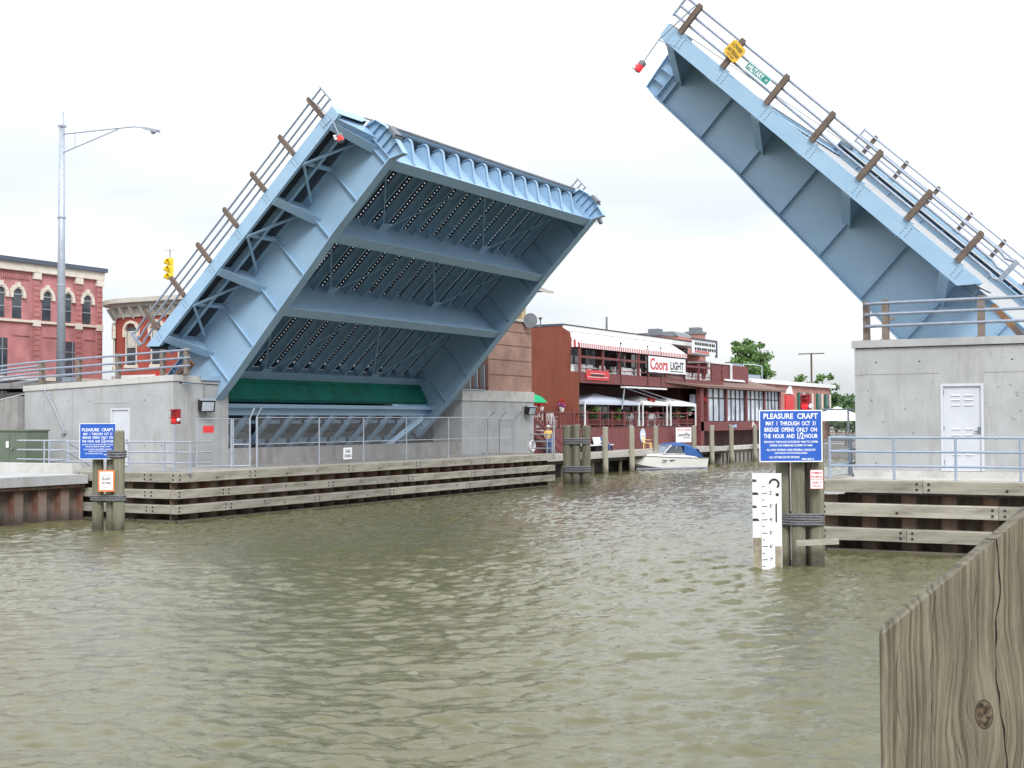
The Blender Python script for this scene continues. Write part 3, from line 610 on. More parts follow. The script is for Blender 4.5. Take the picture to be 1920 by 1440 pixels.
    # lateral bracing under the stringers
    for i_ in range(3):
        sa, sb = (BS[i_+1]+.1 if i_ < 2 else -12.3), BS[i_]-.1
        for ya, yb in ((4.6, 1.2), (4.6, 8.8), (12.9, 8.8), (12.9, 17.4)):
            mb = MB(); mb.bar(P(sa, YG+ya, 1.0), P(sb, YG+yb, .99), .07, .04); mb.build('lateral_brace', BEAMP, L)
    # rust stained drip marks on beams 2 and 3 are loose scraps of timber
    # root seen under the deck
    
    return L, P
leafL, PL = build_leaf(1, (-29.82, 39.5, 14.69), 'raised left bridge leaf seen from below, pale blue with ribbed underside')
leafR, PR = build_leaf(-1, (-15.18, 38.2, 15.34), 'raised right bridge leaf seen side on, with yellow and green signs on its railing')
# navigation lamps hanging from the leaf tips
def nav_lamp(leaf, P, y, label, direc=1, lens=RLENS, s0=.35, swing=1.0):
    M = leaf.matrix_basis
    rot = leaf.rotation_euler.to_matrix(); org = Vector(leaf.location)
    def wp(s, t_, yy): return org+rot@Vector(P(s, yy, t_))
    top = wp(s0, -.55, y); a = wp(s0-.1, .5, y-.02)
    return top, a
def make_lamp(label, p_top, p_mid, p_bot, p_br, lens, inner=0):
    t_ = thing('navigation_lamp', label, 'navigation lamp', tuple(p_bot), 'navigation lamps hanging at the leaf tips')
    mb = MB(); mb.tube([p_top, p_mid, p_bot], .022, 6); mb.tube([p_mid, p_br], .018, 6); mb.build('hanger_rod', GALVD, t_)
    d = (Vector(p_bot)-Vector(p_mid)).normalized(); b0 = Vector(p_bot)
    mb = MB(); mb.lathe(b0, [(.05, 0), (.12, .04), (.125, .16), (.11, .17)], 12, d); mb.build('lamp_housing', STEELC, t_)
    mb = MB(); mb.lathe(b0+d*.17, [(.11, 0), (.115, .14), (.09, .20)], 12, d); mb.build('lens', lens, t_)
    mb = MB(); x_ = d.orthogonal().normalized()
    for sg_ in (0, 1): mb.lathe(b0+d*(.12+.13*sg_)-R0*.17, [(.02, -.06), (.055, -.05), (.055, .03), (.03, .05)], 8, R0)
    mb.build('small_lamp', WHITE, t_)
    mb = MB(); mb.lathe(b0+d*.37, [(.11, 0), (.06, .03)], 12, d); mb.build('bottom_cap', STEELC, t_)
    return t_
def LW(leaf, P, s, y, t_): return Vector(leaf.location)+leaf.rotation_euler.to_matrix()@Vector(P(s, y, t_))
def lamp_on(leaf, P, y, label, lens, out, fw):
    pt = LW(leaf, P, .1, y, -.95); pm = LW(leaf, P, .38, y+out*.08, .15); 
    pb = pm+Vector((fw*.55, out*.25, -.98)); 
    br = LW(leaf, P, -.25, y+out*.02, .4)
    return make_lamp(label, tuple(pt), tuple(pm+(pb-pm)*.35), tuple(pb), tuple(br), lens)
lamp_on(leafL, PL, -.1, 'red navigation lamp on a rod at the upper near corner of the left leaf', RLENS, -1, 1.15)
lamp_on(leafL, PL, 21.9, 'small dark navigation lamp hanging off the far corner of the left leaf', STEELC, 1, .6)
lamp_on(leafR, PR, -.1, 'red navigation lamp on a long rod at the tip of the right leaf', LITRED, -1, -1.2)
# signs on the right leaf railing
def leaf_frame(leaf, P, s, y, t_, sg):
    rot = leaf.rotation_euler.to_matrix(); return LW(leaf, P, s, y, t_), rot@Vector((1, 0, 0)), rot@Vector((0, 0, 1))
c, ri, up_ = leaf_frame(leafR, PR, -1.9, -.17, -.6, -1)
t_ = thing('yellow_railing_sign', 'yellow sign reading LOWER ANTENNA on the right leaf railing', 'sign', tuple(c))
rot7 = Matrix.Rotation(R(-8), 3, ri.cross(up_)); ri2 = rot7@ri; up2 = rot7@up_
mb = MB(); k = .05; w = .29; h = .26
pts = [(-w+k, -h), (w-k, -h), (w-k, -h+k), (w, -h+k), (w, h-k), (w-k, h-k), (w-k, h), (-w+k, h), (-w+k, h-k), (-w, h-k), (-w, -h+k), (-w+k, -h+k)]
mb.prism([c+ri2*a+up2*b_ for a, b_ in pts], ri2.cross(up2)*-.01); mb.build('panel', SYEL, t_)
mb = text_mb([('LOWER', 0, .06, .42, .12), ('ANTENNA', 0, -.12, .48, .12), ('TO PASS', 0, -.21, .3, .05)], c, ri2, up2); mb.build('lettering', BLACK, t_)
c, ri, up_ = leaf_frame(leafR, PR, -2.95, -.17, -.52, -1)
t_ = thing('street_name_sign', 'small green street name sign reading MILITARY on the right leaf railing', 'street sign', tuple(c))
mb = slab(MB(), c, ri, up_, .92, .24, .01); mb.build('panel', SGRN, t_)
mb = text_mb([('MILITARY', -.08, -.08, .62, .16), ('ST', .36, -.04, .09, .07)], c, ri, up_); rect_lines(mb, c, ri, up_, .92, .24, .012); mb.build('lettering', SWHITE, t_)

# ------------------------------------------------------------------ left pit below the leaf
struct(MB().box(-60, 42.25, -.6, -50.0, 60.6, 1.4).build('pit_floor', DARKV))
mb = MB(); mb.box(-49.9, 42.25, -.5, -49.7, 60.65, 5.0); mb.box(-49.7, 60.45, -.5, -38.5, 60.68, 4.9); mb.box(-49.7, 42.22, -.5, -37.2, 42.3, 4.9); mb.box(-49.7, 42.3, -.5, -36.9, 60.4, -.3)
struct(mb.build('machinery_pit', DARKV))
mb = MB(); mb.box(-50, 39.5, 4.9, -41, 61, 5.15); struct(mb.build('approach_deck_slab', CONCD))
bpy.context.view_layer.update()
def fix_world(o, par):
    o.parent = par; o.matrix_parent_inverse = par.matrix_world.inverted(); return o
mb = MB(); mb.prism([(-37.85, 41.9, 4.42), (-38.6, 41.9, 5.75), (-38.8, 41.9, 5.7), (-38.05, 41.9, 4.3)], (0, 17.4, 0)); cwp = fix_world(mb.build('counterweight_panel', GREEN), leafL)
cwp['label'] = 'green painted counterweight panel'
for k in (.55,):
    mb = MB(); mb.bar((-37.84-.75*k, 42.34, 4.43+1.33*k), (-37.84-.75*k, 59.2, 4.43+1.33*k), .04, .03, (1, 0, 1)); o = mb.build('seam', GREEN); o.parent = cwp
mb = MB(); mb.box(-37.9, 42.3, 4.03, -37.5, 60.3, 4.2); mb.box(-38.1, 42.3, 3.72, -37.78, 60.3, 4.03); cwf = fix_world(mb.build('counterweight_frame', PAINT), leafL)
for k in range(11):
    y = 43.6+k*1.55
    mb = MB(); mb.bar((-37.95, y, 3.9), (-42.0, y-.15, -.3), .20, .20, (0, 1, 0)); mb.build('strut', PAINT).parent = cwf
    for zz, xx, hh in ((3.35, -38.75, .16), (2.45, -39.6, .22), (1.6, -40.4, .1)):
        mb = MB(); mb.box(xx-.12, y+.25, zz, xx+.16, y+1.15, zz+hh); mb.build('ledge_plate', PAINT).parent = cwf
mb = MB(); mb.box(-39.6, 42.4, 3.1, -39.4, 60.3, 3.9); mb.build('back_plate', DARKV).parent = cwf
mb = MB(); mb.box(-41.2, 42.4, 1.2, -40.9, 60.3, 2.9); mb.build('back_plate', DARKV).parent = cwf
t_ = thing('hydraulic_strut', 'pale blue double tube strut leaning in the pit near the far girder', 'strut', (-38.3, 56.4, 1.6))
mb = MB(); mb.tube([(-38.6, 55.3, 1.7), (-37.6, 58.2, 3.6)], .13, 10); mb.tube([(-38.3, 55.0, 1.7), (-37.4, 57.9, 3.5)], .07, 8); mb.build('tube', PAINT, t_)

# ------------------------------------------------------------------ abutments
t_ = thing('left_abutment', 'grey concrete abutment of the left leaf with white service door and kinked coping', 'abutment', (-41, 40, 1.65))
mb = MB()
mb.prism([(-45.0, 39.0, 1.6), (-40.05, 39.0, 1.6), (-40.05, 39.0, 4.0), (-39.0, 39.0, 4.0), (-39.0, 39.0, 1.6), (-36.7, 39.0, 1.6), (-36.7, 39.0, 5.04), (-45.0, 39.0, 4.75)], (0, .35, 0))
mb.box(-37.05, 39.351, -.3, -36.7, 42.2, 4.93); mb.box(-45.0, 39.351, 1.6, -44.7, 41, 4.7)
mb.build('wall', CONC, t_)
mb = MB()
for x_ in (-43.8, -42.4, -41.2, -38.2, -37.3):
    for zz in (2.5, 4.3): mb.lathe((x_, 38.999, zz), [(.025, 0), (.025, .003)], 8, (0, -1, 0))
mb.build('tie_holes', BLACK, t_, kind='stuff')
mb = MB(); mb.box(-41.0, 38.993, 4.2, -39, 39.0, 4.212); mb.box(-42.2, 38.993, 1.7, -42.19, 39.0, 4.8); mb.build('form_seam', CONCD, t_, kind='stuff')
mb = MB(); mb.prism([(-45.04, 38.95, 4.751), (-36.65, 38.95, 5.041), (-36.65, 38.95, 5.28), (-45.04, 38.95, 4.98)], (0, .5, 0)); mb.build('coping', CONCL, t_)
mb = MB(); mb.prism([(-37.1, 39.451, 5.0), (-37.1, 39.451, 5.27), (-37.1, 40.5, 5.25), (-37.1, 42.22, 5.16), (-37.1, 42.22, 4.94)], (.45, 0, 0)); mb.build('coping', CONCL, t_)
mb = MB(); mb.box(-37.15, 40.45, 5.265, -36.6, 42.26, 5.30); mb.box(-36.6, 40.45, 5.10, -36.57, 42.26, 5.30); mb.build('metal_cap', PAINT, t_)
mb = MB(); mb.box(-40.05, 39.0, 3.93, -39.0, 39.06, 4.0); mb.box(-40.05, 39.0, 1.68, -39.98, 39.06, 3.929); mb.box(-39.07, 39.0, 1.68, -39.0, 39.06, 3.929); mb.build('door_frame', DOORM, t_)
mb = MB(); mb.box(-39.979, 39.05, 1.7, -39.071, 39.1, 3.92)
dr = mb.build('door', DOORM, t_)
mb = MB(); mb.box(-39.2, 39.0, 2.6, -39.14, 39.05, 2.75); mb.build('handle', STEELC, dr)
mb = MB(); mb.tube([(-43.9, 38.97, 4.96), (-43.2, 38.93, 4.1), (-42.6, 38.93, 3.1)], .028, 6); mb.build('conduit', GALV, t_)
mb = MB(); mb.box(-42.68, 38.85, 2.98, -42.52, 38.99, 3.12); mb.build('junction_box', GALV, t_)
mb = MB(); mb.box(-37.2, 42.2, -.4, -36.7, 60.7, 2.33); o = mb.build('parapet_wall', CONCD); tag(o, 'low stained concrete parapet in front of the machinery pit', 'parapet wall')
t_ = thing('far_abutment_block', 'grey concrete block under the brick bridge house at the far end of the pit', 'abutment', (-40, 65, 1.65))
mb = MB(); mb.box(-49, 60.7, -.4, -36.7, 68.8, 4.49); mb.build('wall', CONC, t_)
mb = MB(); mb.box(-49, 60.68, 4.52, -36.66, 68.83, 5.1); mb.build('coping', CONCL, t_)
mb = MB(); mb.box(-48.9, 60.75, 4.49, -36.74, 68.76, 4.52); mb.build('joint', CONCD, t_)
mb = MB(); mb.box(-37.3, 60.66, 5.1, -36.6, 63.0, 5.15); mb.build('metal_cap', PAINT, t_)
# right abutment
t_ = thing('right_abutment', 'grey concrete abutment of the right leaf with pale double lined service door', 'abutment', (-4, 37, 1.8))
mb = MB()
mb.prism([(-9.49, 36.5, 2.02), (-7.22, 36.5, 2.02), (-7.22, 36.5, 4.34), (-6.12, 36.5, 4.34), (-6.12, 36.5, 2.02), (2.5, 36.5, 2.02), (2.5, 36.5, 5.33), (-9.49, 36.5, 5.33)], (0, .35, 0))
mb.box(-9.49, 36.851, 2.02, -9.1, 39.85, 5.33); mb.box(-9.1, 39.5, 2.02, 2.5, 39.85, 5.33); mb.box(-9.1, 36.851, 5.0, 2.5, 39.5, 5.33)
mb.build('wall', CONC, t_)
mb = MB()
for x_ in (-8.9, -7.75, -5.4, -4.3, -3.2):
    for zz in (2.9, 4.95): mb.lathe((x_, 36.499, zz), [(.022, 0), (.022, .003)], 8, (0, -1, 0))
mb.build('tie_holes', BLACK, t_, kind='stuff')
mb = MB(); mb.box(-9.49, 36.494, 4.62, -7.25, 36.5, 4.632); mb.box(-6.1, 36.494, 4.62, 2.5, 36.5, 4.632); mb.build('form_seam', CONCD, t_, kind='stuff')
mb = MB(); mb.box(-9.53, 36.46, 1.8, 2.5, 39.87, 2.019); mb.build('plinth', CONCL, t_)
mb = MB(); mb.box(-9.55, 36.43, 5.36, 2.6, 39.9, 5.56); mb.build('coping', CONC, t_)
mb = MB(); mb.box(-9.46, 36.53, 5.33, 2.6, 39.8, 5.36); mb.build('joint', CONCD, t_)
mb = MB(); mb.box(-7.22, 36.48, 4.27, -6.12, 36.56, 4.34); mb.box(-7.22, 36.48, 2.03, -7.15, 36.56, 4.269); mb.box(-6.19, 36.48, 2.03, -6.12, 36.56, 4.269); mb.build('door_frame', DOORM, t_)
mb = MB(); mb.box(-7.149, 36.53, 2.03, -6.191, 36.58, 4.268)
dr = mb.build('door', DOORM, t_)
for cx_ in (-6.83, -6.5):
    for zz in (4.02, 3.9, 3.76, 3.13, 2.97, 2.45): 
        mb = MB(); mb.prism([(cx_-.11, 36.53, zz), (cx_-.11, 36.53, zz+.035), (cx_-.11, 36.505, zz)], (.22, 0, 0)); mb.build('louvre', DOORM, dr)
mb = MB(); mb.box(-6.27, 36.49, 3.02, -6.22, 36.53, 3.2); mb.bar((-6.25, 36.47, 3.08), (-6.36, 36.47, 3.08), .03, .03); mb.build('handle', STEELC, dr)
mb = MB()
for zz in (2.2, 3.1, 4.05): mb.lathe((-7.15, 36.51, zz), [(.018, 0), (.018, .12)], 6)
mb.build('hinge', STEELC, dr)
mb = MB(); mb.bar((-6.1, 38.0, 6.5), (-4.5, 38.0, 4.6), .16, .16, (0, 1, 0)); o = mb.build('rusty_brace', ORSTL); tag(o, 'orange rusty steel brace behind the right abutment railing under the leaf', 'steel brace')
mb = MB(); mb.bar((-36.9, 40.1, 5.9), (-38.0, 40.1, 4.7), .2, .22, (0, 1, 0)); mb.bar((-36.95, 40.4, 5.8), (-38.05, 40.4, 4.6), .1, .12, (0, 1, 0)); o = mb.build('rusty_brace', ORSTL); tag(o, 'orange rusty steel brace behind the left abutment railing', 'steel brace')

# guard rails with brown posts on the copings
def guard_rail(label, pts, posts, hs=(.35, .66, .97), pr=.085, ext=0):
    t_ = thing('guard_rail', label, 'guard rail', tuple(pts[0]))
    for h in hs:
        mb = MB(); mb.tube([(a, b_, c+h) for a, b_, c in pts], .045, 8); mb.build('rail', GALVD, t_, smooth=False)
    for (a, b_, c, dx) in posts:
        mb = MB(); mb.box(a-pr, b_-.06 if dx == 0 else b_-.06, c+.03, a+pr, b_+.1, c+hs[-1]+.09); mb.box(a-pr-.05, b_-.12, c, a+pr+.05, b_+.16, c+.03); mb.build('post', WSTEEL, t_)
    return t_
zL = lambda x_: 5.27+(x_+36.7)*.035
guard_rail('grey rails on brown posts along the left abutment coping', [(-49, 39.2, 4.75), (-45, 39.2, 4.98), (-36.05, 39.2, 5.28)],
           [(x_, 39.24, zL(x_)-.0, 0) for x_ in (-36.25, -37.5, -39.9, -42.1, -44.3)])
guard_rail('grey street rail with one brown post left of the left abutment', [(-49, 39.9, 4.65), (-45.0, 39.9, 4.9)], [(-44.95, 39.9, 4.9, 0)])
guard_rail('grey rails on brown posts along the right abutment coping', [(-9.3, 37.3, 5.56), (-9.25, 36.85, 5.56), (-8.9, 36.72, 5.56), (3, 36.72, 5.56)],
           [(x_, 36.76, 5.56, 0) for x_ in (-8.7, -6.2, -3.7)]+[(-9.28, 37.0, 5.56, 1)], hs=(.40, .72, 1.02))
mb = MB(); mb.box(-9.15, 38.2, 5.56, -9.0, 38.35, 6.5); mb.box(-9.15, 38.2, 6.2, -8.8, 38.3, 6.3); o = mb.build('rail_stub', WSTEEL); tag(o, 'short brown bracket post at the corner of the right abutment', 'post')

# galvanised pipe railings
def pipe_rail(label, pts, posts, hs=(.35, .72, 1.08), r=.03, mat_=GALV):
    t_ = thing('pipe_railing', label, 'railing', tuple(pts[0]))
    for h in hs:
        mb = MB(); mb.tube([(a, b_, c+h) for a, b_, c in pts], r, 8); mb.build('rail', mat_, t_, smooth=False)
    for (a, b_, c) in posts:
        mb = MB(); mb.tube([(a, b_, c), (a, b_, c+hs[-1]-.01)], r*1.15, 8); mb.lathe((a, b_, c), [(.07, 0), (.07, .012)], 8); mb.build('post', mat_, t_)
    return t_
RB = mat('blue_grey_rail_paint', (0.27, 0.33, 0.43), (0.33, 0.39, 0.49), sc=4, rough=.45, metal=.2)
pipe_rail('blue grey three bar railing in front of the right abutment door', [(-9.75, 34.75, 1.85), (3, 34.75, 1.85)], [(x_, 34.75, 1.85) for x_ in (-9.72, -8.05, -6.52, -4.98, -3.4)], mat_=RB)
pipe_rail('blue grey railing running along the river edge beside the right abutment', [(-9.75, 34.9, 1.85), (-9.75, 50, 1.85)], [(-9.75, y, 1.85) for y in (37, 39.5, 42, 44.5, 47, 50)], mat_=RB)
pipe_rail('galvanised railing on the promenade in front of the left abutment', [(-38.2, 36.2, 1.1), (-38.2, 35.0, 1.66), (-38.0, 34.85, 1.66), (-31.95, 34.85, 1.66), (-31.9, 35.8, 1.66)],
          [(x_, 34.85, 1.66) for x_ in (-37.9, -36.2, -34.9, -33.2, -32.0)])
pipe_rail('galvanised railing beside the green cabinet on the left quay', [(-42.5, 36.5, 1.66), (-39.6, 36.5, 1.66), (-39.5, 35.4, 1.66)], [(-41.0, 36.5, 1.66), (-39.55, 36.4, 1.66), (-39.5, 35.4, 1.66)])
pipe_rail('galvanised rail end by the brown restaurant wall past the brick tower', [(-34.0, 63.2, 1.6), (-32.6, 63.2, 1.6)], [(-33.9, 63.2, 1.6), (-32.9, 63.2, 1.6), (-32.6, 63.2, 1.6)], hs=(.35, .72, 1.1, 1.9)[:3])
mb = MB(); mb.tube([(-32.55, 63.3, 1.6), (-32.55, 63.3, 3.6)], .05, 8); o = mb.build('steel_pole', GALV); tag(o, 'bare galvanised pole left of the far piling cluster', 'pole')

# chain link fence along the pit
t_ = thing('chain_link_fence', 'long chain link fence in front of the pit and the parapet wall', 'chain link fence', (-34.2, 41, 1.64))
FY = [41.0, 45.0, 48.2, 51.6, 55.3, 59.0, 62.0]
for k, y in enumerate(FY):
    mb = MB(); mb.tube([(-34.2, y, 1.64), (-34.2, y, 3.62)], .045 if k == 0 else .03, 8)
    if k in (0, 6): mb.tube([(-34.2, y, 3.62), (-33.95, y, 4.0)], .03, 6)
    mb.build('fence_post', GALV, t_)
mb = MB(); mb.tube([(-34.2, 41, 3.60), (-34.2, 62, 3.60)], .024, 6); mb.build('rail', GALV, t_)
mb = MB(); mb.tube([(-34.2, 41, 2.55), (-34.2, 62, 2.55)], .02, 6); mb.build('rail', GALV, t_)
mb = MB(); mb.quad((-34.2, 41, 1.7), (-34.2, 62, 1.7), (-34.2, 62, 3.6), (-34.2, 41, 3.6)); mb.build('chain_link_mesh', CHAIN, t_)
t_ = thing('chain_link_gate', 'chain link gate bay with a red notice beside the left abutment corner', 'gate', (-35, 40, 1.64))
G0 = Vector((-36.3, 40.5, 0)); 
for (x0, y0, x1, y1, arms) in ((-35.62, 39.15, -34.9, 40.3, 0), (-34.85, 40.35, -34.3, 40.7, 1)):
    mb = MB(); z0 = 1.66; z1 = 3.55
    mb.tube([(x0, y0, z0), (x0, y0, z1), (x1, y1, z1), (x1, y1, z0)], .035, 8); mb.tube([(x0, y0, z0+.06), (x1, y1, z0+.06)], .02, 6)
    if arms: mb.tube([(x1, y1, z1), (x1+.15, y1+.1, z1+.42)], .03, 6); mb.tube([(x0, y0, 2.55), (x1, y1, 2.55)], .02, 6)
    mb.build('gate_frame', GALV, t_)
    mb = MB(); mb.quad((x0, y0, z0), (x1, y1, z0), (x1, y1, z1), (x0, y0, z1)); mb.build('chain_link_mesh', CHAIN, t_)
o = slab(MB(), (-35.35, 39.5, 3.15), (.53, .85, 0), (0, 0, 1), .42, .27, .01).build('notice_panel', SRED); tag(o, 'small square red notice on the chain link gate by the left abutment', 'notice')
c = Vector((-34.15, 46.95, 2.05)); t_ = thing('warning_notice', 'small white notice hanging on the long chain link fence', 'notice', tuple(c))
slab(MB(), c, (0, 1, 0), (0, 0, 1), .62, .5, .01).build('panel', SWHITE, t_)
text_mb([('CABLE', 0, .03, .4, .14), ('CROSSING', 0, -.17, .5, .13)], c, (0, 1, 0), (0, 0, 1)).build('lettering', BLACK, t_)
# fence bay by the far block
t_ = thing('barbed_fence_bay', 'narrow fence bay with outward arms against the far concrete block', 'chain link fence', (-36.3, 63, 1.6))
for y in (62.9, 64.2, 66.0):
    mb = MB(); mb.tube([(-36.4, y, 1.55), (-36.4, y, 3.5), (-36.15, y+.35, 3.95)], .03, 6); mb.build('fence_post', STEELC, t_)
mb = MB(); mb.tube([(-36.4, 64.2, 3.45), (-36.4, 66.0, 3.45)], .022, 6); mb.tube([(-36.4, 64.2, 2.5), (-36.4, 66.0, 2.5)], .022, 6); mb.build('rail', STEELC, t_)
# right side fence
t_ = thing('chain_link_fence', 'chain link fence panel with red notice between the big blue sign and right abutment', 'chain link fence', (-11, 40, 1.8))
for x_ in (-9.35,):
    pass
for y in (42.6, 43.7, 45.0):
    mb = MB(); mb.tube([(-11.3+(y-42.6)*.62, y, 1.5), (-11.3+(y-42.6)*.62, y, 3.75)], .035, 8); mb.build('fence_post', GALV, t_)
for zz in (3.73, 2.75):
    mb = MB(); mb.tube([(-11.9, 41.5, zz), (-9.2, 46, zz)], .03, 6); mb.build('rail', GALV, t_)
mb = MB(); mb.quad((-11.9, 41.5, 1.6), (-9.2, 46, 1.6), (-9.2, 46, 3.73), (-11.9, 41.5, 3.73)); mb.build('chain_link_mesh', CHAIN, t_)
mb = MB(); mb.box(-12.1, 41.0, 1.3, -9.5, 46.2, 1.56); struct(mb.build('side_landing', CONCL))
o = slab(MB(), (-10.65, 43.3, 3.35), (.87, .48, 0), (0, 0, 1), .40, .32, .01).build('notice_panel', SRED); tag(o, 'square red notice on the fence right of the big blue sign', 'notice')

# ------------------------------------------------------------------ flood lamps, signals
def flood(label, x_, y, z_, fx, fy):
    t_ = thing('flood_lamp', label, 'flood lamp', (x_, y, z_), 'flood lamps on the concrete blocks')
    d = Vector((fx, fy, 0)).normalized(); s = Vector((-d.y, d.x, 0)); c = Vector((x_, y, z_))+d*.12
    mb = MB(); pts = [c+d*0+Vector((0, 0, -.22)), c+d*.28+Vector((0, 0, -.30)), c+d*.40+Vector((0, 0, .16)), c+d*.05+Vector((0, 0, .20))]
    mb.prism([p_-s*.30 for p_ in pts], s*.60); mb.build('housing', BLACK, t_)
    mb = MB(); mb.prism([p_-s*.24 for p_ in (c+d*.30+Vector((0, 0, -.25)), c+d*.405+Vector((0, 0, .10)), c+d*.415+Vector((0, 0, .10)), c+d*.31+Vector((0, 0, -.25)))], s*.48); mb.build('lens', GLASSL, t_)
    mb = MB(); mb.prism([p_-s*.32 for p_ in (c+d*.02+Vector((0, 0, .2)), c+d*.44+Vector((0, 0, .16)), c+d*.44+Vector((0, 0, .19)), c+d*.02+Vector((0, 0, .26)))], s*.64); mb.build('hood', GALV, t_)
    mb = MB(); mb.tube([(x_, y, z_+.2), (x_, y, z_+1.0)], .014, 6); mb.tube([c+Vector((0, 0, -.22)), c+d*.1+Vector((0, 0, -.45))], .02, 6); mb.build('conduit', STEELC, t_)
flood('black flood lamp on the left abutment corner below the leaf', -36.68, 40.72, 4.12, 1, -.55)
flood('black flood lamp on the far concrete block below the brick tower', -36.68, 67.9, 4.05, 1, -.3)
def signal_light(label, x_, y, z0, z1, lens, sc=1.0, cat='signal light'):
    t_ = thing('signal_light', label, cat, (x_, y, z0))
    mb = MB(); mb.tube([(x_, y, z0), (x_, y, z1)], .035, 8); mb.build('mast', GALV, t_)
    c = Vector((x_, y, z1))
    mb = MB(); mb.box(x_-.15*sc, y-.02, z1, x_+.15*sc, y+.16, z1+.52*sc); mb.build('housing', DRED, t_)
    for k in (0, 1):
        mb = MB(); mb.lathe((x_, y-.02, z1+(.14+.25*k)*sc), [(.10*sc, 0), (.10*sc, .03), (.05*sc, .05)], 12, (0.1, -1, 0)); mb.build('lens', lens if k == 0 else DRED, t_)
        mb = MB(); mb.prism([(x_-.12*sc, y-.02, z1+(.24+.25*k)*sc), (x_+.12*sc, y-.02, z1+(.24+.25*k)*sc), (x_+.12*sc, y-.16, z1+(.22+.25*k)*sc), (x_-.12*sc, y-.16, z1+(.22+.25*k)*sc)], (0, 0, .012)); mb.build('visor', DRED, t_)
    mb = MB(); mb.lathe((x_+.2*sc, y, z1+.15*sc), [(.05, -.04), (.06, .04)], 8, (0, -1, 0)); mb.build('small_lamp', WHITE, t_)
signal_light('red signal light on a thin mast at the corner of the left railing', -32.62, 34.72, 1.68, 3.36, RLENS)
signal_light('lit red signal light standing above the big blue sign', -9.2, 30.85, 2.4, 3.62, LITRED, .74)

# ------------------------------------------------------------------ pile clusters
def pile_mesh(h, r, seed, z0=-1.0, mt=PILE, lean=0):
    rng = random.Random(seed); mb = MB(); n = 14; rings = 9; vs = []; fs = []
    rad = [r*(1+rng.uniform(-.05, .05)) for _ in range(n)]
    for i_ in range(rings+1):
        z_ = z0+(h-z0)*i_/rings; w = rng.uniform(-.008, .008)
        for k in range(n):
            rr = rad[k]*(1.06-.10*i_/rings)+w+rng.uniform(-.004, .004); a = 2*math.pi*k/n
            vs.append((rr*math.cos(a), rr*math.sin(a), z_))
    for i_ in range(rings):
        for k in range(n): a = i_*n+k; b_ = i_*n+(k+1) % n; fs.append((a, b_, b_+n, a+n))
    top = len(vs)
    for k in range(n): a = 2*math.pi*k/n; vs.append((rad[k]*.82*math.cos(a), rad[k]*.82*math.sin(a), h+.05+rng.uniform(-.015, .015)))
    for k in range(n): a = rings*n+k; b_ = rings*n+(k+1) % n; fs.append((a, b_, top+(k+1) % n, top+k))
    fs.append(tuple(range(top, top+n))); mb.add(vs, fs); return mb
def hull2d(circs, n=64):
    pts = [(cx_+r*math.cos(2*math.pi*k/16), cy_+r*math.sin(2*math.pi*k/16)) for cx_, cy_, r in circs for k in range(16)]
    pts = sorted(set((round(a, 4), round(b_, 4)) for a, b_ in pts))
    def half(p_):
        h = []
        for q in p_:
            while len(h) > 1 and (h[-1][0]-h[-2][0])*(q[1]-h[-2][1])-(h[-1][1]-h[-2][1])*(q[0]-h[-2][0]) <= 0: h.pop()
            h.append(q)
        return h[:-1]
    return half(pts)+half(pts[::-1])
def dolphin(label, cx_, cy_, piles, r, bands, turns=5, seed=1, group='clusters of timber pilings', mt=PILE):
    t_ = thing('piling_cluster', label, 'piling cluster', (cx_, cy_, 0), group)
    circ = []
    for k, (dx, dy_, h, lx, ly) in enumerate(piles):
        o = pile_mesh(h, r, seed+k, mt=mt).build('timber_pile', mt, t_, loc=(dx, dy_, 0)); o.rotation_euler = (ly, lx, random.uniform(0, 6))
        circ.append((dx, dy_, r, lx, ly))
    for (z_, hh, n_) in bands:
        hl = hull2d([(a+math.sin(lx)*z_, b_-math.sin(ly)*z_, rr*1.03+.02) for a, b_, rr, lx, ly in circ])
        mb = MB(); 
        for i_ in range(n_):
            zz = z_+hh*(i_+.5)/n_; rr = hh/n_*.52
            pts = [Vector((a, b_, zz+random.uniform(-.008, .008))) for a, b_ in hl]; pts.append(pts[0])
            mb.tube(pts, rr, 5)
        mb.build('rope_band', ROPE, t_, loc=(0, 0, 0))
    return t_
dolphin('cluster of three green grey pilings in the left foreground carrying a blue sign', -31.95, 31.15, [(-.46, -.12, 2.95, 0, 0), (-.05, .1, 3.05, 0, 0), (.36, -.02, 3.12, .0, 0)], .185, [(2.30, .24, 3), (.92, .20, 3)], seed=31)
dolphin('cluster of pilings behind the big blue sign and the white depth gauge', -9.35, 30.6, [(-.33, .0, 3.3, 0, 0), (.05, -.06, 3.3, 0, 0), (.44, .08, 3.3, -.03, 0), (.05, .36, 3.2, 0, 0)], .17, [(.95, .28, 5)], seed=41)  # fourth pile added behind to keep bright water out of the gaps
dolphin('tall cluster of three grey green pilings at the far end of the left fender', -32.12, 65.2, [(-.46, -.2, 3.1, .02, 0), (.0, -.1, 3.15, 0, 0), (.46, .1, 3.1, -.02, 0)], .25, [(2.12, .36, 3), (.6, .36, 3)], seed=51)
mb = MB(); mb.bar((-9.2, 30.05, .57), (-8.3, 30.35, .62), .05, .13); o = mb.build('loose_board', TIMB); tag(o, 'short grey board fixed across the right pilings just above the water', 'board')
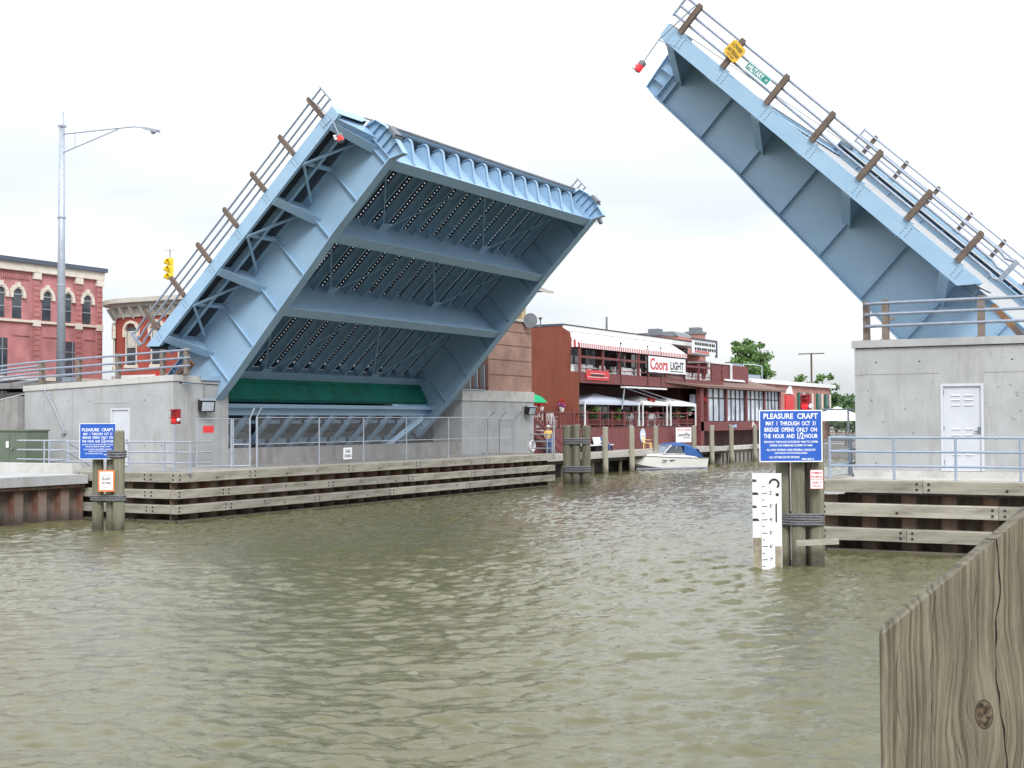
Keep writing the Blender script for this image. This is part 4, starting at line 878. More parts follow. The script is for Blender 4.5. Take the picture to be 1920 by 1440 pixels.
# blue notice boards
ri = Vector((math.cos(R(14)), math.sin(R(14)), 0))
def craft_sign(label, c, w, h, right, grp='blue pleasure craft signs'):
    t_ = thing('pleasure_craft_sign', label, 'sign', tuple(c), grp)
    slab(MB(), c, right, (0, 0, 1), w, h, .02).build('panel', SBLUE, t_)
    mb = MB(); rect_lines(mb, c, right, (0, 0, 1), w, h, .018*w/1.42+.004); mb.build('border', SWHITE, t_)
    k = w/1.42
    T = [('PLEASURE  CRAFT', 0, .385, 1.22, .125), ('MAY  1  THROUGH  OCT  31', 0, .235, 1.12, .098), ('BRIDGE  OPENS  ONLY  ON', 0, .095, 1.18, .098), ('THE  HOUR  AND', -.26, -.05, .70, .098), ('1/2', .22, -.07, .14, .15), ('HOUR', .46, -.05, .30, .098),
         ('MONDAY THROUGH SATURDAY 9AM TO 5:30PM', 0, -.155, 1.2, .048), ('OPENS ON DEMAND 5:30PM TO 9AM', 0, -.235, .96, .048), ('ALL DAY SUNDAY AND FEDERAL HOLIDAYS', 0, -.335, 1.1, .048), ('ADVANCE NOTICE REQUIRED', 0, -.41, .74, .048), ('ALL OTHER DATES PHONE', -.15, -.50, .68, .048), ('984-8415', .38, -.545, .28, .048)]
    text_mb([(a, b_*k, c_*k, d_*k, e_*k) for a, b_, c_, d_, e_ in T], c, right, (0, 0, 1), .005).build('lettering', SWHITE, t_)
    return t_
cS = Vector((-9.33, 30.12, 3.03)); craft_sign('large blue sign reading PLEASURE CRAFT on the right pilings', cS, 1.46, 1.2, R0)
cS2 = Vector((-32.1, 30.72, 2.83)); craft_sign('smaller blue sign reading PLEASURE CRAFT on the left pilings', cS2, 1.16, 1.14, R0)
# phone patch under the board edge
t_ = thing('slow_no_wake_sign', 'small orange bordered white sign reading SLOW NO WAKE on the left pilings', 'sign', (-31.72, 30.75, 1.55)); c = Vector((-31.72, 30.72, 1.58))
slab(MB(), c, R0, Z, .52, .68, .012).build('panel', SORG, t_)
slab(MB(), c-F0*.003, R0, Z, .42, .58, .003).build('inner_panel', SWHITE, t_)
mb = MB()
for k in range(24):
    a = 2*math.pi*k/24; b_ = 2*math.pi*(k+1)/24; q = c-F0*.008
    mb.bar(q+R0*math.cos(a)*.17+Z*math.sin(a)*.2, q+R0*math.cos(b_)*.17+Z*math.sin(b_)*.2, .003, .03, F0)
mb.build('ring', SORG, t_)
text_mb([('SLOW', 0, .02, .24, .09), ('NO WAKE', 0, -.1, .26, .07)], c-F0*.008, R0, Z).build('lettering', BLACK, t_)
c = Vector((-8.80, 30.36, 2.03)); t_ = thing('swimming_sign', 'small white sign with red writing on the rightmost piling', 'sign', tuple(c))
slab(MB(), c, R0, Z, .30, .44, .01).build('panel', SWHITE, t_)
mb = text_mb([('SWIMMING', 0, .12, .25, .055), ('PROHIBITED', 0, .03, .26, .055), ('ORDER OF', 0, -.10, .23, .05), ('POLICE', 0, -.18, .18, .05)], c, R0, Z); rect_lines(mb, c, R0, Z, .3, .44, .008); mb.bar(c-R0*.15-F0*.004+Z*0, c+R0*.15-F0*.004, .004, .008); mb.build('lettering', SRED, t_)
# depth gauge
gb = Vector((-9.78, 29.72, 0)); t_ = thing('depth_gauge', 'white depth gauge board with black marks and numbers 2 to 7', 'depth gauge', tuple(gb))
mb = MB(); slab(mb, gb+Z*.90, R0, Z, .67, 2.55, .03); mb.build('back_board', WHITE, t_)
mb = MB(); slab(mb, gb+R0*.015-F0*.03+Z*.74, R0, Z, .29, 2.38, .03); mb.build('scale_board', SWHITE, t_)
mb = MB(); fr = gb-F0*.034
for k in range(7):
    zz = 1.72-.305*(k)
    if k < 6:
        MB().prism([fr+R0*(-.12)+Z*(zz-.008), fr+R0*(-.0)+Z*(zz-.008), fr+R0*(-.0)+Z*(zz+.012), fr+R0*(-.12)+Z*(zz+.012)], -F0*.002).build('tick_mark', BLACK, t_)
    MB().prism([fr+R0*(-.12)+Z*(zz+.15-.008), fr+R0*(-.06)+Z*(zz+.15-.008), fr+R0*(-.06)+Z*(zz+.15+.012), fr+R0*(-.12)+Z*(zz+.15+.012)], -F0*.002).build('tick_mark', BLACK, t_)
bk = gb
for k, w in enumerate((.11, .15, .11, .16)):
    zz = 1.98-.30*k; MB().prism([bk+R0*(-.335)+Z*zz, bk+R0*(-.335+w)+Z*zz, bk+R0*(-.335+w-.04)+Z*(zz+.06), bk+R0*(-.335)+Z*(zz+.06)], -F0*.003).build('side_mark', BLACK, t_)
pts = [bk+R0*(.165+.105*math.cos(R(a)))+Z*(1.93+.105*math.sin(R(a)))-F0*.003 for a in range(190, -60, -15)]
for a, b_ in zip(pts[:-1], pts[1:]): mb.bar(a, b_, .05, .006, F0)
mb.build('old_numeral', BLACK, t_); mb = MB(); mb.prism([bk+R0*.2+Z*1.65, bk+R0*.27+Z*1.65, bk+R0*.27+Z*1.72, bk+R0*.2+Z*1.72], -F0*.003); mb.build('side_mark', BLACK, t_); mb = MB(); mb.prism([bk+R0*.19+Z*1.05, bk+R0*.225+Z*1.05, bk+R0*.225+Z*1.48, bk+R0*.19+Z*1.48], -F0*.003)
mb.build('old_numeral', BLACK, t_)
text_mb([(str(k+2)+"'", .08, -.035+1.72-.305*k, .075, .09) for k in range(6)], fr, R0, Z, .003).build('numbers', BLACK, t_)
GRIME = mat('water_stain', (0.33, 0.29, 0.22), (0.18, 0.15, 0.11), sc=5, rough=.9)
mb = MB(); slab(mb, gb+R0*(-.235)-F0*.004+Z*.25, R0, Z, .19, .9, .003); slab(mb, gb+R0*(.25)-F0*.004+Z*.15, R0, Z, .15, .7, .003); mb.build('grime_band', GRIME, t_)

# ------------------------------------------------------------------ foreground timber post
xd = Vector((0.97029573, 0.2419219, 0)); yd = Vector((-0.2419219, 0.97029573, 0)); P0 = Vector((-0.64121513, 2.63204333, 0))
mb = MB(); ny = 24; nx_ = 12; Wd = .36
def topz(a): return 2.976+(a/.267)*.239 if a < .30 else 2.976+(.30/.267)*.239
pts = [(0, -1), (Wd, -1), (Wd, topz(Wd)), (.30, topz(.3)), (0.006, topz(.006)), (0, topz(0)-.012)]
mb.prism([(a, 0, z_) for a, z_ in pts], (0, .28, 0)); mb.v = [(a, b_, c_-.024 if b_ > .1 and c_ > 0 else c_) for a, b_, c_ in mb.v]
WOODP = bpy.data.materials.new('post_wood_grain'); WOODP.use_nodes = True; t = WOODP.node_tree; p = t.nodes['Principled BSDF']; p.inputs['Roughness'].default_value = .82; p.inputs['Specular IOR Level'].default_value = .25
tc = N(t, 'ShaderNodeTexCoord'); sp = N(t, 'ShaderNodeSeparateXYZ'); t.links.new(tc.outputs['Object'], sp.inputs[0])
def M(op, a, b=None, c=None):
    n = N(t, 'ShaderNodeMath', operation=op)
    for i_, q in enumerate((a, b, c)):
        if q is None: continue
        if isinstance(q, (int, float)): n.inputs[i_].default_value = q
        else: t.links.new(q, n.inputs[i_])
    return n.outputs[0]
# knot: grain coordinate is pushed sideways round two knots
x0 = sp.outputs[0]; z0_ = sp.outputs[2]
warp = N(t, 'ShaderNodeTexNoise'); warp.inputs['Scale'].default_value = 1.0; warp.inputs['Detail'].default_value = 3
mpw = N(t, 'ShaderNodeMapping'); mpw.inputs['Scale'].default_value = (7, 1, 2.6); t.links.new(tc.outputs['Object'], mpw.inputs[0]); t.links.new(mpw.outputs[0], warp.inputs[0])
g = M('ADD', x0, M('MULTIPLY', M('SUBTRACT', warp.outputs['Fac'], .5), .055))
def knot(g, kx, kz, sx, sz, amp):
    dx = M('DIVIDE', M('SUBTRACT', x0, kx), sx); dz = M('DIVIDE', M('SUBTRACT', z0_, kz), sz)
    r2 = M('ADD', M('MULTIPLY', dx, dx), M('MULTIPLY', dz, dz)); e = M('EXPONENT', M('MULTIPLY', r2, -1.0))
    return M('SUBTRACT', g, M('MULTIPLY', M('MULTIPLY', dx, e), amp)), r2
g, k1 = knot(g, .19, 2.836, .05, .085, .034)
g, k2 = knot(g, .135, 2.79, .045, .10, .024)
w1 = N(t, 'ShaderNodeTexNoise'); w1.noise_dimensions = '2D'; w1.inputs['Scale'].default_value = 1; w1.inputs['Detail'].default_value = 8; w1.inputs['Roughness'].default_value = .7
cb = N(t, 'ShaderNodeCombineXYZ'); t.links.new(M('MULTIPLY', g, 150), cb.inputs[0]); t.links.new(M('MULTIPLY', z0_, 2.2), cb.inputs[1]); t.links.new(cb.outputs[0], w1.inputs[0])
wv = M('ADD', M('MULTIPLY', M('SINE', M('MULTIPLY', g, 560)), .055), M('MULTIPLY', M('SINE', M('MULTIPLY', g, 233)), .05))
gr = M('ADD', M('SUBTRACT', w1.outputs['Fac'], .0), wv)
rg = N(t, 'ShaderNodeValToRGB'); cr = rg.color_ramp; cr.elements[0].position = .34; cr.elements[0].color = (0.10, 0.084, 0.056, 1); cr.elements[1].position = .66; cr.elements[1].color = (0.235, 0.212, 0.155, 1)
e = cr.elements.new(.47); e.color = (0.158, 0.138, 0.098, 1); t.links.new(gr, rg.inputs[0])
# knot heart and long checks
kr = N(t, 'ShaderNodeMapRange'); kr.inputs[1].default_value = .07; kr.inputs[2].default_value = .11; t.links.new(k1, kr.inputs[0])
kd = N(t, 'ShaderNodeMapRange'); kd.inputs[1].default_value = .0; kd.inputs[2].default_value = .09; kd.inputs[3].default_value = .6; kd.inputs[4].default_value = .12; t.links.new(k1, kd.inputs[0])
mx1 = N(t, 'ShaderNodeMix', data_type='RGBA'); hn = N(t, 'ShaderNodeTexNoise'); hn.inputs['Scale'].default_value = 90; hn.inputs['Detail'].default_value = 5; t.links.new(tc.outputs['Object'], hn.inputs[0])
hr = N(t, 'ShaderNodeValToRGB'); hr.color_ramp.elements[0].position = .35; hr.color_ramp.elements[0].color = (0.02, 0.015, 0.01, 1); hr.color_ramp.elements[1].position = .65; hr.color_ramp.elements[1].color = (0.20, 0.15, 0.10, 1); t.links.new(hn.outputs['Fac'], hr.inputs[0]); t.links.new(hr.outputs[0], mx1.inputs[6]); t.links.new(kr.outputs[0], mx1.inputs[0]); t.links.new(rg.outputs[0], mx1.inputs[7])
out = mx1.outputs[2]; crk = None
wn = N(t, 'ShaderNodeTexNoise'); wn.noise_dimensions = '1D'; wn.inputs['Scale'].default_value = 5; t.links.new(z0_, wn.inputs['W'])
for (cx_, zlo, zhi, wd) in ((.212, 2.2, 3.3, .0013), (.098, 2.2, 3.06, .0011), (.031, 2.2, 3.02, .0008), (.137, 2.2, 2.86, .0008), (.165, 2.95, 3.2, .0006)):
    d = M('ABSOLUTE', M('SUBTRACT', M('ADD', M('MULTIPLY', g, .5), M('MULTIPLY', x0, .5)), M('ADD', cx_-.012, M('MULTIPLY', wn.outputs['Fac'], .03))))
    wvn = N(t, 'ShaderNodeTexNoise'); wvn.noise_dimensions = '1D'; wvn.inputs['Scale'].default_value = 14; t.links.new(M('ADD', z0_, cx_*50), wvn.inputs['W']); c1 = M('LESS_THAN', d, M('MULTIPLY', M('MAXIMUM', M('SUBTRACT', wvn.outputs['Fac'], .36 if cx_ < .2 else .12), 0), wd*2.6)); c1 = M('MULTIPLY', c1, M('LESS_THAN', z0_, zhi)); crk = c1 if crk is None else M('MAXIMUM', crk, c1)
mx2 = N(t, 'ShaderNodeMix', data_type='RGBA'); mx2.inputs[7].default_value = (0.012, 0.010, 0.009, 1); t.links.new(crk, mx2.inputs[0]); t.links.new(out, mx2.inputs[6])
ring = N(t, 'ShaderNodeMapRange'); ring.interpolation_type = 'LINEAR'; ring.inputs[1].default_value = .02; ring.inputs[2].default_value = 0; t.links.new(M('ABSOLUTE', M('SUBTRACT', k1, .10)), ring.inputs[0])
mx3 = N(t, 'ShaderNodeMix', data_type='RGBA'); mx3.inputs[7].default_value = (0.03, 0.022, 0.016, 1); t.links.new(ring.outputs[0], mx3.inputs[0]); t.links.new(mx2.outputs[2], mx3.inputs[6])
# large tone patches
n4 = N(t, 'ShaderNodeTexNoise'); n4.inputs['Scale'].default_value = 6; n4.inputs['Detail'].default_value = 3; mp4 = N(t, 'ShaderNodeMapping'); mp4.inputs['Scale'].default_value = (2, 1, .6); t.links.new(tc.outputs['Object'], mp4.inputs[0]); t.links.new(mp4.outputs[0], n4.inputs[0])
r4 = N(t, 'ShaderNodeMapRange'); r4.inputs[1].default_value = .3; r4.inputs[2].default_value = .7; r4.inputs[3].default_value = .62; r4.inputs[4].default_value = 1.05; t.links.new(n4.outputs['Fac'], r4.inputs[0])
nf = N(t, 'ShaderNodeTexNoise'); nf.inputs['Scale'].default_value = 1; nf.inputs['Detail'].default_value = 6; nf.inputs['Roughness'].default_value = .8
mpf = N(t, 'ShaderNodeMapping'); mpf.inputs['Scale'].default_value = (420, 420, 22); t.links.new(tc.outputs['Object'], mpf.inputs[0]); t.links.new(mpf.outputs[0], nf.inputs[0])
rf = N(t, 'ShaderNodeMapRange'); rf.inputs[1].default_value = .3; rf.inputs[2].default_value = .7; rf.inputs[3].default_value = .74; rf.inputs[4].default_value = 1.28; t.links.new(nf.outputs['Fac'], rf.inputs[0])
r4m = M('MULTIPLY', r4.outputs[0], rf.outputs[0])
vs_ = N(t, 'ShaderNodeVectorMath', operation='SCALE'); t.links.new(mx3.outputs[2], vs_.inputs[0]); t.links.new(r4m, vs_.inputs['Scale']); t.links.new(vs_.outputs[0], p.inputs['Base Color'])
bp = N(t, 'ShaderNodeBump'); bp.inputs['Strength'].default_value = .6; bp.inputs['Distance'].default_value = .003
t.links.new(M('SUBTRACT', gr, M('MULTIPLY', crk, 3)), bp.inputs['Height']); t.links.new(bp.outputs[0], p.inputs['Normal'])
o = mb.build('timber_post', WOODP); tag(o, 'weathered timber post with slanted top and a knot, close at the lower right', 'timber post')
o.location = P0; o.rotation_euler = (0, 0, math.atan2(xd.y, xd.x))

# ------------------------------------------------------------------ utility cabinet, street furniture on the left bank
t_ = thing('utility_cabinet', 'olive green two door utility cabinet on the left quay', 'cabinet', (-42.9, 37.2, 1.66))
mb = MB(); mb.box(-44.6, 36.9, 1.66, -42.35, 37.9, 3.1); mb.box(-44.65, 36.85, 3.1, -42.3, 37.95, 3.16); mb.build('body', CABG, t_)
for a, b_ in ((-44.55, -43.38), (-43.35, -42.4)):
    mb = MB(); mb.box(a, 36.86, 1.8, b_, 36.9, 3.05); mb.build('door', CABG, t_)
mb = MB(); mb.box(-43.55, 36.83, 2.45, -43.42, 36.86, 2.7); mb.build('label_plate', SWHITE, t_)
mb = MB(); mb.lathe((-43.2, 36.84, 2.4), [(.05, 0), (.05, .05)], 8, (0, -1, 0)); mb.build('lock', STEELC, t_)
mb = MB(); mb.prism([(-60, 38.7, 1.66), (-45.05, 38.7, 1.66), (-45.05, 38.7, 4.55), (-49.0, 38.7, 3.9), (-60, 38.7, 2.2)], (0, .4, 0)); o = mb.build('wing_wall', CONCD); tag(o, 'concrete wing wall sloping down left of the left abutment', 'retaining wall')
mb = MB(); mb.prism([(-60, 39.1, 2.3), (-45.05, 39.1, 4.65), (-45.05, 39.6, 4.75), (-60, 39.6, 2.5)], (0, 0, .04)); struct(mb.build('wing_wall_pavement', CONCL))
mb = MB(); mb.lathe((-37.0, 36.3, 1.68), [(.1, 0), (.11, .55), (.13, .56), (.12, .7), (.05, .76)], 10); mb.box(-37.2, 36.25, 2.0, -36.8, 36.35, 2.12); o = mb.build('standpipe', GALV); tag(o, 'short grey standpipe on the promenade by the left abutment', 'standpipe')

t_ = thing('street_lamp', 'tall grey street lamp with a long arm over the left approach', 'street lamp', (-56.5, 51.5, 4.6))
# at Y=51.5 scaled from the measured line of sight
sx = -56.6; sy = 51.5
mb = MB(); mb.tube([(sx, sy, 4.6), (sx, sy, 13), (sx, sy, 19.6)], [.26, .20, .15], 12); mb.build('pole', GALV, t_, smooth=True)
for zz in (10.9, 14.6): 
    mb = MB(); mb.lathe((sx, sy, zz), [(.24, 0), (.24, .08)], 12); mb.build('collar', GALV, t_)
mb = MB(); mb.box(sx-.17, sy-.17, 19.6, sx+.17, sy+.17, 19.7); mb.build('cap', GALV, t_)
mb = MB(); mb.tube([(sx+.12, sy, 19.6), (sx+.12, sy, 20.35), (sx+.05, sy, 20.45), (sx-.02, sy, 20.38)], .025, 6); mb.build('finial', GALV, t_)
mb = MB(); mb.tube([(sx+.15, sy, 19.2), (sx+3.4, sy, 19.1), (sx+5.4, sy, 19.02), (sx+6.2, sy, 18.86)], .035, 6); mb.tube([(sx+.15, sy, 18.2), (sx+4.2, sy, 19.02)], .03, 6); mb.tube([(sx+1.0, sy, 19.15), (sx+1.0, sy, 18.38)], .02, 6); mb.build('arm', GALV, t_)
mb = MB(); mb.bar((sx+6.1, sy, 18.86), (sx+7.05, sy, 18.6), .32, .14); mb.build('lamp_head', GALV, t_)
mb = MB(); mb.lathe((sx+6.7, sy, 18.64), [(.16, 0), (.13, -.12), (.05, -.16)], 10, (0, 0, 1)); mb.build('lens', GLASSL, t_)
mb = MB(); mb.box(sx+.3, sy-.2, 4.6, sx+1.0, sy+.3, 5.9); o = mb.build('control_box', GALVD); tag(o, 'grey control box at the foot of the street lamp', 'control box')

t_ = thing('traffic_signal', 'yellow three lamp traffic signal hanging above the left approach', 'traffic signal', (-54.1, 57.2, 11.7))
cx_, cy_, zb = -54.1, 57.2, 11.62
mb = MB(); mb.tube([(cx_, cy_, zb+1.25), (cx_, cy_, zb+1.75)], .03, 6); mb.tube([(cx_-.4, cy_, zb+1.7), (cx_+.5, cy_, zb+1.62)], .012, 5); mb.build('hanger', STEELC, t_)
for k in range(3):
    z_ = zb+k*.42
    mb = MB(); mb.box(cx_-.15, cy_-.14, z_, cx_+.15, cy_+.14, z_+.39); mb.build('section', SYSIG, t_)
    for dx, dy_ in ((-1, -.3), (.3, -1)):
        mb = MB(); d = Vector((dx, dy_, 0)).normalized(); c = Vector((cx_, cy_, z_+.2))+d*.14
        mb.lathe(c, [(.13, 0), (.13, .2), (.115, .2), (.115, .02)], 12, d); mb.build('visor', SYSIG, t_)

# ------------------------------------------------------------------ red brick buildings at the left
def arch_pts(cx_, z0, w, h, n=8):
    r = w/2; zc = z0+h-r
    return [(cx_-r, z0), (cx_+r, z0)]+[(cx_+r*math.cos(math.pi*k/n), zc+r*math.sin(math.pi*k/n)) for k in range(0, n+1)]
X1 = -72.0
t_ = thing('pink_brick_building', 'long pink red brick building with cream trim and arched windows at the left edge', 'building', (X1, 60, 4.6))
mb = MB(); mb.box(-90, 40, 4.6, X1-.12, 69.3, 14.0); mb.build('wall', BRK_P, t_)
mb = MB(); mb.box(-90, 40, 13.65, X1+.12, 69.42, 14.2); mb.build('cornice', CREAM, t_)
mb = MB(); mb.box(-90.1, 40, 14.2, X1+.3, 69.55, 14.5); mb.build('roof_edge', ROOFM, t_)
for y in (55.9, 59.0, 63.4, 67.1, 69.05):
    mb = MB(); mb.box(X1-.12, y-.26, 4.6, X1, y+.26, 13.2); mb.build('pilaster', BRK_P, t_)
    for zz in [7.6+.36*k for k in range(7)]+[10.6+.36*k for k in range(7)]:
        mb = MB(); mb.box(X1, y-.25, zz, X1+.015, y+.25, zz+.05); mb.build('course', BRK_R, t_)
    mb = MB(); mb.box(X1-.1, y-.32, 13.2, X1+.1, y+.32, 13.649); mb.build('capital', CREAM, t_)
    mb = MB(); mb.box(X1-.1, y-.30, 10.0, X1+.06, y+.30, 10.42); mb.build('band_block', CREAM, t_)
mb = MB(); mb.box(X1-.12, 40, 10.22, X1+.04, 69.3, 10.38); mb.build('band', CREAM, t_)
for y in (57.4, 60.4, 61.8, 64.3, 66.1, 67.9):
    w = .92 if y == 61.8 else .74; w = .74
    h = 2.0
    f = MB(); f.prism([(X1-.13, a, b_) for a, b_ in arch_pts(y, 10.45, w, h)], (.03, 0, 0)); win = f.build('window', GLASS, t_)
    mb = MB(); zc = 10.45+h-w/2
    for k in range(10):
        a = math.pi*k/10; b_ = math.pi*(k+1)/10; r = w/2+.14
        mb.bar((X1-.04, y+r*math.cos(a), zc+r*math.sin(a)), (X1-.04, y+r*math.cos(b_), zc+r*math.sin(b_)), .26, .18, (1, 0, 0))
    mb.box(X1-.1, y-.14, zc+w/2+.1, X1+.1, y+.14, zc+w/2+.42); mb.box(X1-.1, y-w/2-.26, zc-.25, X1+.08, y-w/2-.04, zc); mb.box(X1-.1, y+w/2+.04, zc-.25, X1+.08, y+w/2+.26, zc)
    mb.build('arch_hood', CREAM, t_)
    mb = MB(); mb.box(X1-.1, y-w/2, zc-.05, X1-.06, y+w/2, zc+.01); mb.box(X1-.1, y-w/2, 11.2, X1-.06, y+w/2, 11.25); mb.build('frame', GALV, win)
for y0, y1 in ((58.0, 58.9), (60.2, 61.05), (65.9, 67.4)):
    mb = MB(); mb.box(X1-.13, y0, 5.2, X1-.1, y1, 9.1); w_ = mb.build('shop_window', GLASS, t_)
    mb = MB(); mb.box(X1-.1, y0, 8.35, X1-.07, y1, 8.4); mb.box(X1-.1, (y0+y1)/2-.02, 5.2, X1-.07, (y0+y1)/2+.02, 9.1); mb.build('frame', GALV, w_)
for y0, y1 in ((61.5, 62.9), (64.0, 65.2), (67.7, 68.7)):
    mb = MB(); mb.box(X1-.119, y0-.1, 5.0, X1-.06, y0, 9.3); mb.box(X1-.119, y1, 5.0, X1-.06, y1+.1, 9.3); mb.box(X1-.119, y0-.1, 9.3, X1-.06, y1+.1, 9.42); mb.build('blind_panel', BRK_P, t_)
mb = MB(); mb.box(X1-.1, 40, 6.3, X1+.5, 69.3, 6.55); mb.build('shop_fascia', CREAM, t_)
for y in (61.2, 62.4):
    mb = MB()
    for k in range(7): mb.box(X1-.119, y-.3+k*.17-.4, 13.1, X1-.02, y-.3+k*.17-.32, 13.4)
    mb.build('dentils', BRK_P, t_)

t_ = thing('red_brick_building', 'red painted brick building with curved cream cornice behind the left leaf foot', 'building', (-66, 67, 4.6))
cxc, cyc, rc = -65.9, 69.6, 3.6
def curve_pts(r_, z_):
    pts = [(cxc-r_*.0+8, cyc-r_)]+[(cxc+r_*math.cos(R(a)), cyc+r_*math.sin(R(a))) for a in range(270, 179, -10)]+[(cxc-r_, cyc+10)]
    return pts
def curved_band(r_out, r_in, z0, z1, name, mt, par):
    o_ = curve_pts(r_out, 0); i_ = curve_pts(r_in, 0); mb = MB()
    for k in range(len(o_)-1):
        a, b_, c_, d_ = o_[k], o_[k+1], i_[k+1], i_[k]
        mb.prism([(a[0], a[1], z0), (b_[0], b_[1], z0), (c_[0], c_[1], z0), (d_[0], d_[1], z0)], (0, 0, z1-z0))
    return mb.build(name, mt, par)
curved_band(3.6, 3.3, 4.6, 11.2, 'wall', BRK_R, t_); curved_band(4.05, 3.3, 11.21, 11.45, 'cornice', CREAM2, t_); curved_band(4.45, 3.3, 11.451, 11.75, 'cornice', CREAM2, t_)
curved_band(3.72, 3.61, 10.55, 11.2, 'frieze', CREAM2, t_)
def on_curve(u_):
    """u along facade from x=+ side: returns point, tangent, outward normal"""
    if u_ < 8: x_ = cxc+8-u_; return Vector((x_, cyc-3.6, 0)), Vector((-1, 0, 0)), Vector((0, -1, 0))
    a = R(270)-(u_-8)/3.6; return Vector((cxc+3.6*math.cos(a), cyc+3.6*math.sin(a), 0)), Vector((math.sin(a), -math.cos(a), 0)), Vector((math.cos(a), math.sin(a), 0))
for k in range(14):
    c, tg, nn = on_curve(1+k*.95); mb = MB()
    mb.prism([c+nn*.12+Z*11.2-tg*.06, c+nn*.62+Z*11.2-tg*.06, c+nn*.22+Z*10.55-tg*.06, c+nn*.12+Z*10.4-tg*.06], tg*.13); mb.build('corbel', CREAM2, t_)
for u_ in (3.2, 5.6, 7.9, 10.6):
    c, tg, nn = on_curve(u_); mb = MB()
    mb.prism([c+nn*.01+tg*a+Z*b_ for a, b_ in ((-.45, 7.3), (.45, 7.3), (.45, 9.6), (.3, 9.85), (0, 9.95), (-.3, 9.85), (-.45, 9.6))], nn*.04); wn_ = mb.build('window', GLASS, t_)
    mb = MB(); mb.prism([c+nn*.055+tg*a+Z*b_ for a, b_ in ((-.36, 8.55), (.36, 8.55), (.36, 9.6), (-.36, 9.6))], nn*.02); mb.build('blind', CREAM2, wn_)
    mb = MB()
    for a in (-.47, .47): mb.bar(c+nn*.08+tg*a+Z*7.3, c+nn*.08+tg*a+Z*9.6, .07, .07, nn)
    mb.bar(c+nn*.08-tg*.45+Z*8.5, c+nn*.08+tg*.45+Z*8.5, .05, .05, nn); mb.build('frame', CREAM, wn_)
    mb = MB(); pp = [(-.62, 9.2), (-.62, 9.75), (-.4, 10.1), (0, 10.22), (.4, 10.1), (.62, 9.75), (.62, 9.2)]
    for a, b_ in zip(pp[:-1], pp[1:]): mb.bar(c+nn*.1+tg*a[0]+Z*a[1], c+nn*.1+tg*b_[0]+Z*b_[1], .16, .2, nn)
    mb.build('arch_hood', CREAM, t_)
    mb = MB(); mb.bar(c+nn*.1-tg*.6+Z*7.2, c+nn*.1+tg*.6+Z*7.2, .2, .14, nn); mb.build('sill', CREAM, t_)
curved_band(3.85, 3.61, 6.35, 6.62, 'shop_cornice', WHITE, t_); curved_band(3.7, 3.61, 5.95, 6.34, 'shop_fascia', CREAM2, t_)
for u_ in (3.4, 9.5):
    c, tg, nn = on_curve(u_); mb = MB()
    mb.prism([c+nn*.1+Z*5.9-tg*.9, c+nn*1.1+Z*5.2-tg*.9, c+nn*.1+Z*5.2-tg*.9], tg*1.8); mb.build('awning', UMBD, t_)
c, tg, nn = on_curve(5.0); mb = MB(); mb.box(c.x-.3, c.y-.5, 6.4, c.x+.3, c.y-.25, 6.75); o = mb.build('shop_emblem', SRED, t_)
t_ = thing('shop_sign', 'dark vertical shop sign with white lettering at the left edge above the rail', 'sign', (-62.5, 50.0, 5.9))
c = Vector((-53.7, 42.0, 5.45)); ORG[t_.name] = (0,0,0); t_.location = (0,0,0)
slab(MB(), c, R0, Z, .55, 1.15, .08).build('panel', mat('sign_navy', (0.02, 0.03, 0.10), rough=.5), t_)
text_mb([('SPORTS', 0, -.18, .45, .12), ('RENTAL', 0, -.36, .42, .1), ('O', .0, .12, .3, .28)], c, R0, Z).build('lettering', SWHITE, t_)
mb = MB(); mb.bar(c-Z*.57, c-Z*1.3, .1, .1); mb.build('post', STEELC, t_)
mb = MB(); q = Vector((-49.6, 42.4, 4.55))
for k in range(6):
    pass
t_ = thing('parked_car', 'dark blue parked car mostly hidden behind the street rail at the left edge', 'car', (-55.5, 43.5, 4.65))
mb = MB(); mb.prism([(-58, 43, 4.95), (-53.6, 43, 4.95), (-53.6, 43, 5.4), (-54.6, 43, 5.5), (-55.3, 43, 5.95), (-57, 43, 5.98), (-57.8, 43, 5.5), (-58, 43, 5.45)], (0, 1.7, 0)); mb.build('body', mat('dark_blue_car_paint', (0.02, 0.03, 0.09), rough=.3), t_)
mb = MB(); mb.prism([(-57.3, 42.985, 5.5), (-55.1, 42.985, 5.5), (-55.5, 42.985, 5.88), (-56.95, 42.985, 5.9)], (0, .015, 0)); mb.build('window', GLASS, t_)
for x_ in (-57.2, -54.4):
    mb = MB(); mb.lathe((x_, 43.1, 4.95), [(.3, -.1), (.3, .1)], 14, (0, 1, 0)); mb.build('wheel', BLACK, t_)

# ------------------------------------------------------------------ bridge house tower
t_ = thing('bridge_house', 'tan brick bridge operators house with glazed control room on the far concrete block', 'bridge house', (-39, 66, 5.1))
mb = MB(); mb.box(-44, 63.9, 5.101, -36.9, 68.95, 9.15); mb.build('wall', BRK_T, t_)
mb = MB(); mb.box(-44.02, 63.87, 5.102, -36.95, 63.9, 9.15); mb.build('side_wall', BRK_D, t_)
for zz in (6.0, 6.85, 7.7, 8.5):
    mb = MB(); mb.box(-36.9, 63.93, zz, -36.885, 68.92, zz+.045); mb.build('groove_band', BRK_D, t_)
for x0_, x1_ in ((-38.3, -38.05), (-37.85, -37.6), (-37.4, -37.15)):
    mb = MB(); mb.box(x0_, 63.84, 5.3, x1_, 63.87, 6.5); w_ = mb.build('window', GLASS, t_)
    mb = MB(); mb.box(x1_, 63.82, 5.25, x1_+.05, 63.87, 6.55); mb.build('frame', GALV, w_)
mb = MB(); mb.box(-43.9, 64.0, 9.151, -36.8, 69.02, 9.3); mb.build('sill_band', CREAM2, t_)
mb = MB(); mb.box(-43, 64.4, 9.301, -37.5, 68.4, 11.0); mb.build('control_room', GLASS, t_)
